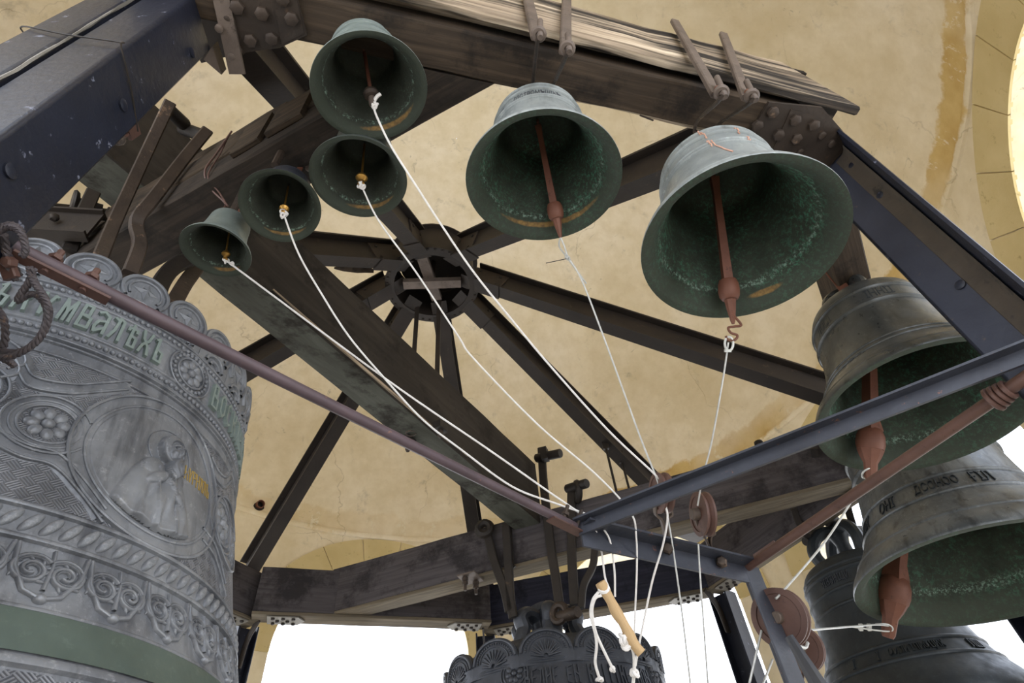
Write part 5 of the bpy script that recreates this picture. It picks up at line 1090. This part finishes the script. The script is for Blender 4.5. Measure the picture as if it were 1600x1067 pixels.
mb = MB(); obox(mb, C0 - td * 0.06 - V3((0, 0, .014)), td, nrm(np.cross(td, [0, 0, 1])), (0, 0, 1), 0.13, 0.03, 0.005); build('flat_lug', mb, RUSTP, t)
for q in (0.05, 0.105):
    mb = MB(); p = TLp + td * q; tube(mb, [p - V3((0, 0, .02)), p + V3((0, 0, 0.038))], 0.0055, 8); knob(mb, p + V3((0, 0, 0.012)), (0, 0, 1), [(0.011, 0), (0.011, 0.009)], 6); build('bolt', mb, RUSTP, t)
for k_, q in enumerate((0.07, 0.025)):
    mb = MB(); p = C0 - td * q + V3((0.01 * k_, 0, 0.0)); tube(mb, [p, p + V3((0.02, 0, 0.045))], 0.0055, 8); knob(mb, p + V3((0.008, 0, .015)), (0.4, 0, 1), [(0.011, 0), (0.011, 0.009)], 6); build('bolt', mb, IRON, t)
TR1 = at_h(1588, 600, ZR - 0.03); t = thing('frame_tube', 'red brown tube rising to the right, lashed to the right column', 'tube', C1, group='ringer frame tubes')
mb = MB(); tube(mb, [C1 + V3((0, 0, .0)), TR1 + (TR1 - C1) * 0.06], 0.0145, 12); build('tube', mb, RUSTP, t)
mb = MB(); obox(mb, C1 + nrm(TR1 - C1) * 0.10 + V3((0, 0, .012)), nrm(TR1 - C1), (0.6, 0.5, 0), (0, 0, 1), 0.10, 0.008, 0.018); build('lug', mb, RUSTP, t)
t = thing('wire_lashing', 'rusty wire lashing the red brown tube to the right column', 'wire', TR1)
for k_ in range(4):
    mb = MB(); u = nrm(TR1 - C1); a_, b_, n_ = basis(u); c = TR1 - u * (0.02 + 0.012 * k_); tube(mb, [c + (a_ * math.cos(q) + b_ * math.sin(q)) * (0.019 + 0.002 * k_) for q in np.linspace(0, 2 * PI, 15)[:-1]], 0.006, 6, loop=True, cap=False); build('turn', mb, RUSTP, t)
mb = MB(); u = nrm(C1 - TR1); tube(mb, smoothpath([TR1, TR1 + u * 0.05 + V3((0, 0, .012)), TR1 + u * 0.13 - V3((0, 0, .005))], 5), 0.005, 6); build('loose_end', mb, RUSTP, t)

# pulleys
def pulley(label, c, ax, r, brk, group='grooved pulleys'):
    """c centre, ax axle direction, brk = bracket foot"""
    t = thing('pulley', label, 'pulley', c, group=group); ax = nrm(ax)
    mb = MB(); h = 0.016; knob(mb, V3(c) - ax * h, ax, [(r * .25, 0.002), (r * .78, 0.003), (r * .80, 0.0), (r, 0.001), (r, 0.007), (r * .84, h), (r, 2 * h - 0.007), (r, 2 * h - .001), (r * .8, 2 * h), (r * .78, 2 * h - .003), (r * .25, 2 * h - .002)], 40); build('wheel', mb, RUSTP, t)
    mb = MB(); knob(mb, V3(c) - ax * 0.032, ax, [(0.015, -.004), (0.018, 0.0), (0.018, 0.064), (0.015, 0.068)], 12); build('axle', mb, IRONL, t)
    d_ = nrm(V3(brk) - V3(c)); L = np.linalg.norm(V3(brk) - V3(c))
    for s in (-1, 1):
        mb = MB(); q = smoothpath([V3(c) + ax * s * 0.024 - d_ * 0.012, V3(c) + ax * s * 0.024 + d_ * r * 0.7, V3(c) + ax * s * 0.024 + d_ * r * 1.15, V3(c) + ax * s * 0.008 + d_ * min(r * 1.45, L), V3(brk)], 4); sweep(mb, q, rect(0.022, 0.006, 0.001), up=ax); build('cheek', mb, IRONL, t)
    return t
rs = 0.062
def at_post(px, py, k=0.0): return at_dep(px, py, dep_of(C1 * [1, 1, 0.75]) + k)
p1 = at_dep(1034, 770, dep_of(C0) + 0.10); p2 = at_dep(1098, 803, dep_of(C1) - 0.12)
vx = nrm(rt)
pulley('pulley wheel seen nearly edge on behind the long angle bar', p1, nrm(-p1) * 0.2 - rt * 0.97, 0.060, at_dep(1045, 858, dep_of(C0) + 0.12))
pulley('upright pulley wheel right of the edge on one', p2, nrm(-p2) * 0.12 - rt * 0.97, 0.066, at_dep(1114, 868, dep_of(C1) - 0.05))
p3 = at_post(1219, 965, 0.06); p4 = at_post(1252, 1014, 0.16)
pulley('larger pulley of the twin pair on the post', p3, nrm(-p3) * 0.87 - rt * 0.48, 0.086, at_post(1236, 1040, 0.07)); pulley('smaller lower pulley of the twin pair on the post', p4, nrm(-p4) * 0.95 - rt * 0.28, 0.070, at_post(1248, 1066, 0.12))
mb = MB(); tube(mb, smoothpath([at_post(1190 + 25, 1003, 0.03), at_post(1232, 1000, 0.0), at_post(1245, 1008, 0.0), at_post(1258, 1012, 0.02), at_post(1262, 1004, 0.04)], 5), 0.005, 6); build('tie_wire', mb, WIRE, label='bent wire tied between the twin pulleys', cat='wire')

# ------------------------------------------------------------------ ropes and wires
def pathpx(pts, d0, d1, k=7):
    """pts in the picture; depth runs from d0 to d1 along the way as on a straight line in space"""
    L = [0.0]
    for a_, b_ in zip(pts[:-1], pts[1:]): L.append(L[-1] + math.hypot(b_[0] - a_[0], b_[1] - a_[1]))
    return smoothpath([at_dep(p[0], p[1], 1 / ((1 - l / L[-1]) / d0 + l / L[-1] / d1)) for p, l in zip(pts, L)], k)
def knot(parent, c, r, mat, n=3):
    mb = MB()
    for i in range(n):
        a_, b_, n_ = basis(np.random.normal(0, 1, 3)); o = V3(c) + np.random.normal(0, r * .35, 3)
        tube(mb, [o + (a_ * math.cos(q) + b_ * math.sin(q)) * r for q in np.linspace(0, 2 * PI, 11)[:-1]], r * .5, 6, loop=True, cap=False)
    build('knot', mb, mat, parent)
def rope(label, paths, r, mat, knots=(), name='bell_rope', group='ringing ropes'):
    t = thing(name, label, 'rope', paths[0][0], group=group)
    for i, p in enumerate(paths):
        mb = MB(); tube(mb, p, r, 7); build('cord' if mat is ROPE else 'strand', mb, mat, t)
    for c, q in knots: knot(t, c, q, mat)
    return t
dC = dep_of(C0); e = lambda q: dep_of(q)
def pxof(p): c = RM.T @ V3(p); return (CX + FOC * c[0] / c[2], CY + FOC * c[1] / c[2])
k3, k2, k1, kA, kC, kD, kE, kF = [pxof(q) for q in (e3_, e2_, e1_, eA, eC, eD, eE, eF)]
DN = dC + 0.02
rope('white cord from the smallest bell down to the frame corner', [pathpx([k3, (600, 590), (760, 700), (860, 770), (912, 806), (926, 818)], e(e3_), DN), pathpx([(926, 818), (938, 850), (945, 900), (950, 915)], DN, DN - 0.02)], 0.0029, ROPE, [(e3_, 0.006), (at_dep(362, 412, e(e3_)), 0.005)])
rope('white cord from the slate crowned bell down to the frame corner', [pathpx([k2, (466, 395), (500, 455), (545, 525), (600, 590), (660, 655), (720, 702), (800, 760), (870, 787), (920, 805), (940, 822)], e(e2_), DN), pathpx([(940, 822), (953, 845), (960, 890), (961, 932)], DN, DN - 0.02)], 0.0029, ROPE, [(e2_, 0.007), (e2_ - V3((0, 0, 0.012)), 0.006)])
rope('white cord from the bell below the topmost one, passing under the long bar', [pathpx([k1, (592, 345), (650, 425), (716, 525), (740, 560), (840, 663), (930, 740), (985, 800), (994, 840), (995, 890), (993, 940), (991, 990)], e(e1_), DN)], 0.0027, ROPE, [(e1_, 0.007), (e1_ - V3((0, 0, 0.014)) + V3((.006, 0, 0)), 0.006)])
rope('white cord from the topmost bell over the edge on pulley', [pathpx([kA, (590, 185), (612, 230), (650, 290), (690, 352), (740, 425), (800, 500), (860, 572), (950, 672), (1024, 742), (1036, 760)], e(eA), e(p1)), pathpx([(1040, 790), (1043, 810), (1036, 850), (1020, 905), (1008, 960), (1000, 1000), (993, 1040)], e(p1) - 0.05, e(p1) - 0.05)], 0.0031, ROPE, [(eA, 0.008)])
mb = MB(); tube(mb, smoothpath([eA, eA + rt * 0.01 + up_ * 0.02, eA + rt * 0.022 + up_ * 0.03], 4), 0.005, 6); build('rope_tail', mb, ROPE, label='frayed cord end sticking up at the topmost clapper', cat='rope')
rope('thin steel wire from the middle bell down past the edge on pulley', [pathpx([(kC[0], kC[1]), (882, 385), (888, 402), (910, 440), (950, 545), (1000, 682), (1024, 742), (1030, 760)], e(eC), e(p1)), pathpx([(1042, 800), (1052, 860), (1066, 960), (1080, 1080)], e(p1), e(p1) - .1), pathpx([kC, (874, 385), (886, 402), (916, 443)], e(eC), e(eC) + .05)], 0.0026, WIRE, [(at_dep(887, 403, e(eC)), 0.005)], group='ringing wires')
mb = MB(); tube(mb, [at_dep(853, 411, e(eC)), at_dep(886, 404, e(eC))], 0.0013, 5); build('cable_tie', mb, IRONK, label='black cable tie tail at the middle bell wire', cat='tie')
rope('thin steel wire from the largest pale bell to the upright pulley', [pathpx([(1138, 535), (1130, 590), (1112, 690), (1098, 745), (1090, 790)], e(eD), e(p2) - .04), pathpx([(1091, 850), (1094, 900), (1107, 1080)], e(p2) - .04, e(p2) - .1)], 0.0026, WIRE, [], group='ringing wires')
t = thing('wire_hook', 'rust red S hook under the largest pale bell', 'hook', eD); mb = MB(); tube(mb, pathpx([(1143, 490), (1150, 497), (1158, 508), (1148, 510), (1138, 512), (1142, 520), (1152, 524), (1148, 531), (1138, 531), (1134, 525)], e(eD), e(eD)), 0.0038, 7); build('hook', mb, RUSTC, t)
t = thing('wire_thimble', 'bright thimble loop at the top of the wire below the S hook', 'shackle', at_dep(1138, 535, e(eD))); mb = MB(); tube(mb, [at_dep(1139 + 6.5 * math.cos(q), 537 + 11 * math.sin(q), e(eD)) for q in np.linspace(0, 2 * PI, 17)[:-1]], 0.0036, 7, loop=True, cap=False); build('loop', mb, WIRE, t)
mb = MB(); obox(mb, at_dep(1137, 548, e(eD)), rt, up_, bk, 0.018, 0.008, 0.01); build('clamp', mb, WIRE, t)
rope('pale wire from the shaded bell down to the larger twin pulley', [pathpx([(1356, 748), (1340, 768), (1290, 845), (1222, 925), (1212, 935)], e(eE), e(p3)), pathpx([(1190, 985), (1182, 1020), (1168, 1080)], e(p3), e(p3) - .1)], 0.0036, WIRE, [], group='ringing wires')
t = thing('wire_clamp', 'small clamped loop of wire round the shaded bell clapper', 'clamp', eE)
mb = MB(); a_, b_, n_ = basis((0, 0.2, 1)); tube(mb, [eE + V3((0, 0, .012)) + (a_ * math.cos(q) + b_ * math.sin(q)) * 0.026 for q in np.linspace(0, 2 * PI, 17)[:-1]], 0.0036, 6, loop=True, cap=False); build('loop', mb, WIRE, t)
mb = MB(); obox(mb, at_dep(1343, 761, e(eE)), rt, up_, bk, 0.02, 0.016, 0.012); build('clamp', mb, WIRE, t)
rope('pale wire running level from the stained bell clapper to the smaller twin pulley', [pathpx([(1390, 978), (1370, 976), (1330, 979), (1258, 985)], e(eF), e(p4)), pathpx([(1207, 1030), (1188, 1080)], e(p4), e(p4) - .1), pathpx([(1330, 979), (1372, 985), (1392, 986), (1394, 980), (1385, 975), (1368, 975)], e(eF), e(eF) - .03)], 0.0036, WIRE, [], group='ringing wires')
for k_, px in enumerate((1345, 1358)):
    t = thing('wire_clamp', ('left' if k_ == 0 else 'right') + ' wire clip on the level wire by the stained bell', 'clamp', at_dep(px, 980, e(eF)), group='clips on the level wire'); mb = MB(); obox(mb, at_dep(px, 980, e(eF)), rt, up_, bk, 0.014, 0.03, 0.016, ch=0.003); build('saddle', mb, WIRE, t)
# the ringing stick and its cords
hA, hB = at_dep(937, 909, dC - .12), at_dep(1000, 1022, dC - .20)
t = thing('ringing_stick', 'stripped wooden stick hanging on cords at bottom centre', 'stick', hA); mb = MB(); sweep(mb, smoothpath([hA + (hB - hA) * q + np.random.normal(0, .0018, 3) for q in np.linspace(0, 1, 8)], 2), circ(1, 12), None, scale=[.0135 + 0.0015 * math.sin(i * 1.3) for i in range(15)]); build('shaft', mb, STICK, t)
rope('looped white cord knotted at the upper end of the stick', [pathpx([(935, 925), (926, 938), (923, 960), (930, 990), (932, 1010), (930, 1035), (936, 1058)], dC - .14, dC - .16), pathpx([(940, 930), (930, 935), (925, 955), (930, 985), (938, 1005), (950, 1030), (958, 1046)], dC - .14, dC - .16)], 0.0038, ROPE, [(at_dep(936, 1060, dC - .16), 0.006), (at_dep(958, 1046, dC - .16), 0.005), (hA + (hB - hA) * .12, 0.011)], name='stick_cord', group='cords of the stick')
rope('short white cord knotted at the lower part of the stick', [pathpx([(976, 996), (984, 1008), (990, 1020), (991, 1045), (988, 1080)], dC - .19, dC - .19)], 0.0042, ROPE, [(at_dep(974, 998, dC - .19), 0.009), (at_dep(979, 1008, dC - .19), 0.009), (at_dep(990, 1052, dC - .19), 0.008)], name='stick_cord', group='cords of the stick')

# ------------------------------------------------------------------ small things
# old wire rope looped at the tube's left end
dW = dep_of(TLp)
for lab, paths in (('thick old wire rope wrapped round the tube end at the left edge', [[(-12, 372), (8, 356), (26, 358), (36, 372), (40, 392), (34, 400)], [(-10, 362), (14, 351), (30, 358), (38, 374)], [(-14, 380), (2, 366), (8, 388), (14, 415), (24, 438)], [(6, 366), (14, 400), (30, 430)]]),
                   ('old wire rope ring hanging over the raised lettering', [[(46, 418), (50, 432), (58, 448), (68, 462), (76, 482), (74, 504), (62, 528), (44, 544), (20, 556), (-4, 560)], [(52, 420), (46, 440), (34, 458), (28, 470), (46, 460), (62, 464), (74, 486), (70, 512), (56, 534), (30, 550), (-4, 548)], [(-6, 480), (6, 500), (8, 530), (2, 556), (16, 566), (22, 572)]])):
    t = thing('wire_rope', lab, 'wire', at_dep(*paths[0][2], dW), group='old wire rope at the left')
    for i, p in enumerate(paths):
        c = pathpx(p, dW - .04, dW - .04 + .02 * i, 6); mb = MB()
        for s in range(3):
            ph = s * 2 * PI / 3; P_, T_, fr2 = frames(c, None); tube(mb, [q + (f_[0] * math.cos(j * 1.1 + ph) + f_[1] * math.sin(j * 1.1 + ph)) * 0.0026 for j, (q, f_) in enumerate(zip(P_, fr2))], 0.0032, 6)
        build('strand', mb, CABLE, t)
t = thing('shackle', 'rusty flat shackle dangling in the wire rope at the left edge', 'shackle', at_dep(20, 425, dW)); mb = MB(); sweep(mb, [at_dep(8, 392, dW), at_dep(24, 436, dW)], rect(0.022, 0.012, 0.002), up=bk); build('bar', mb, RUSTP, t)
mb = MB(); bolt(mb, at_dep(17, 410, dW - .012), bk, 0.009, 0.012); build('bolt', mb, RUSTP, t)
# little lamp housing tied under the left column
t = thing('small_lamp', 'tiny tilted box lamp tied under the big left column', 'lamp', at_hd(205, 210, 0.98)); c = at_hd(208, 205, 1.0)
mb = MB(); obox(mb, c, nrm((1, .2, 0)), nrm((-.2, 1, 0)), (0, .1, 1), 0.008, 0.03, 0.05); build('shade', mb, RUSTP, t); mb = MB(); tube(mb, [c, at_hd(188, 216, 1.0)], 0.005, 6); build('arm', mb, RUSTP, t); mb = MB(); ellipsoid(mb, at_hd(185, 217, 1.0), 0.016, 0.016, 0.014, 10, 6); build('bulb', mb, IRONL, t)
# drain pipe stub in the wall
p = at_cyl(405, 789, TC, TR); o_n_ = nrm(V3((TC[0], TC[1], p[2])) - p)
t = thing('drain_pipe', 'rusty pipe stub poking out of a hole in the plaster at left', 'pipe', p); mb = MB(); q = nrm(o_n_ + V3((0, 0, -.2))); knob(mb, p - q * .1, q, [(0.042, 0), (0.042, .15), (0.034, .15), (0.034, .05)], 16); build('pipe', mb, RUSTC, t)
mb = MB(); knob(mb, p - o_n_ * 0.06, o_n_, [(0.060, 0), (0.064, .064), (0.05, .065)], 18); build('socket', mb, IRONK, t)
# nail in the front timber
mb = MB(); p = at_h(1000, 180, HB); tube(mb, [p, p + V3((0.03, 0.0, -0.05))], 0.003, 5); build('nail', mb, IRON, label='bent nail under the front timber between the two large bells', cat='nail')
mb = MB(); p = gpl(1188, 698, -0.02); knob(mb, p, (0, 0, 1), [(0.02, 0), (0.02, .02), (0.03, .025), (0.028, .04)], 10); build('stud', mb, IRONK, label='round headed stud on top of the far chord timber', cat='bolt')
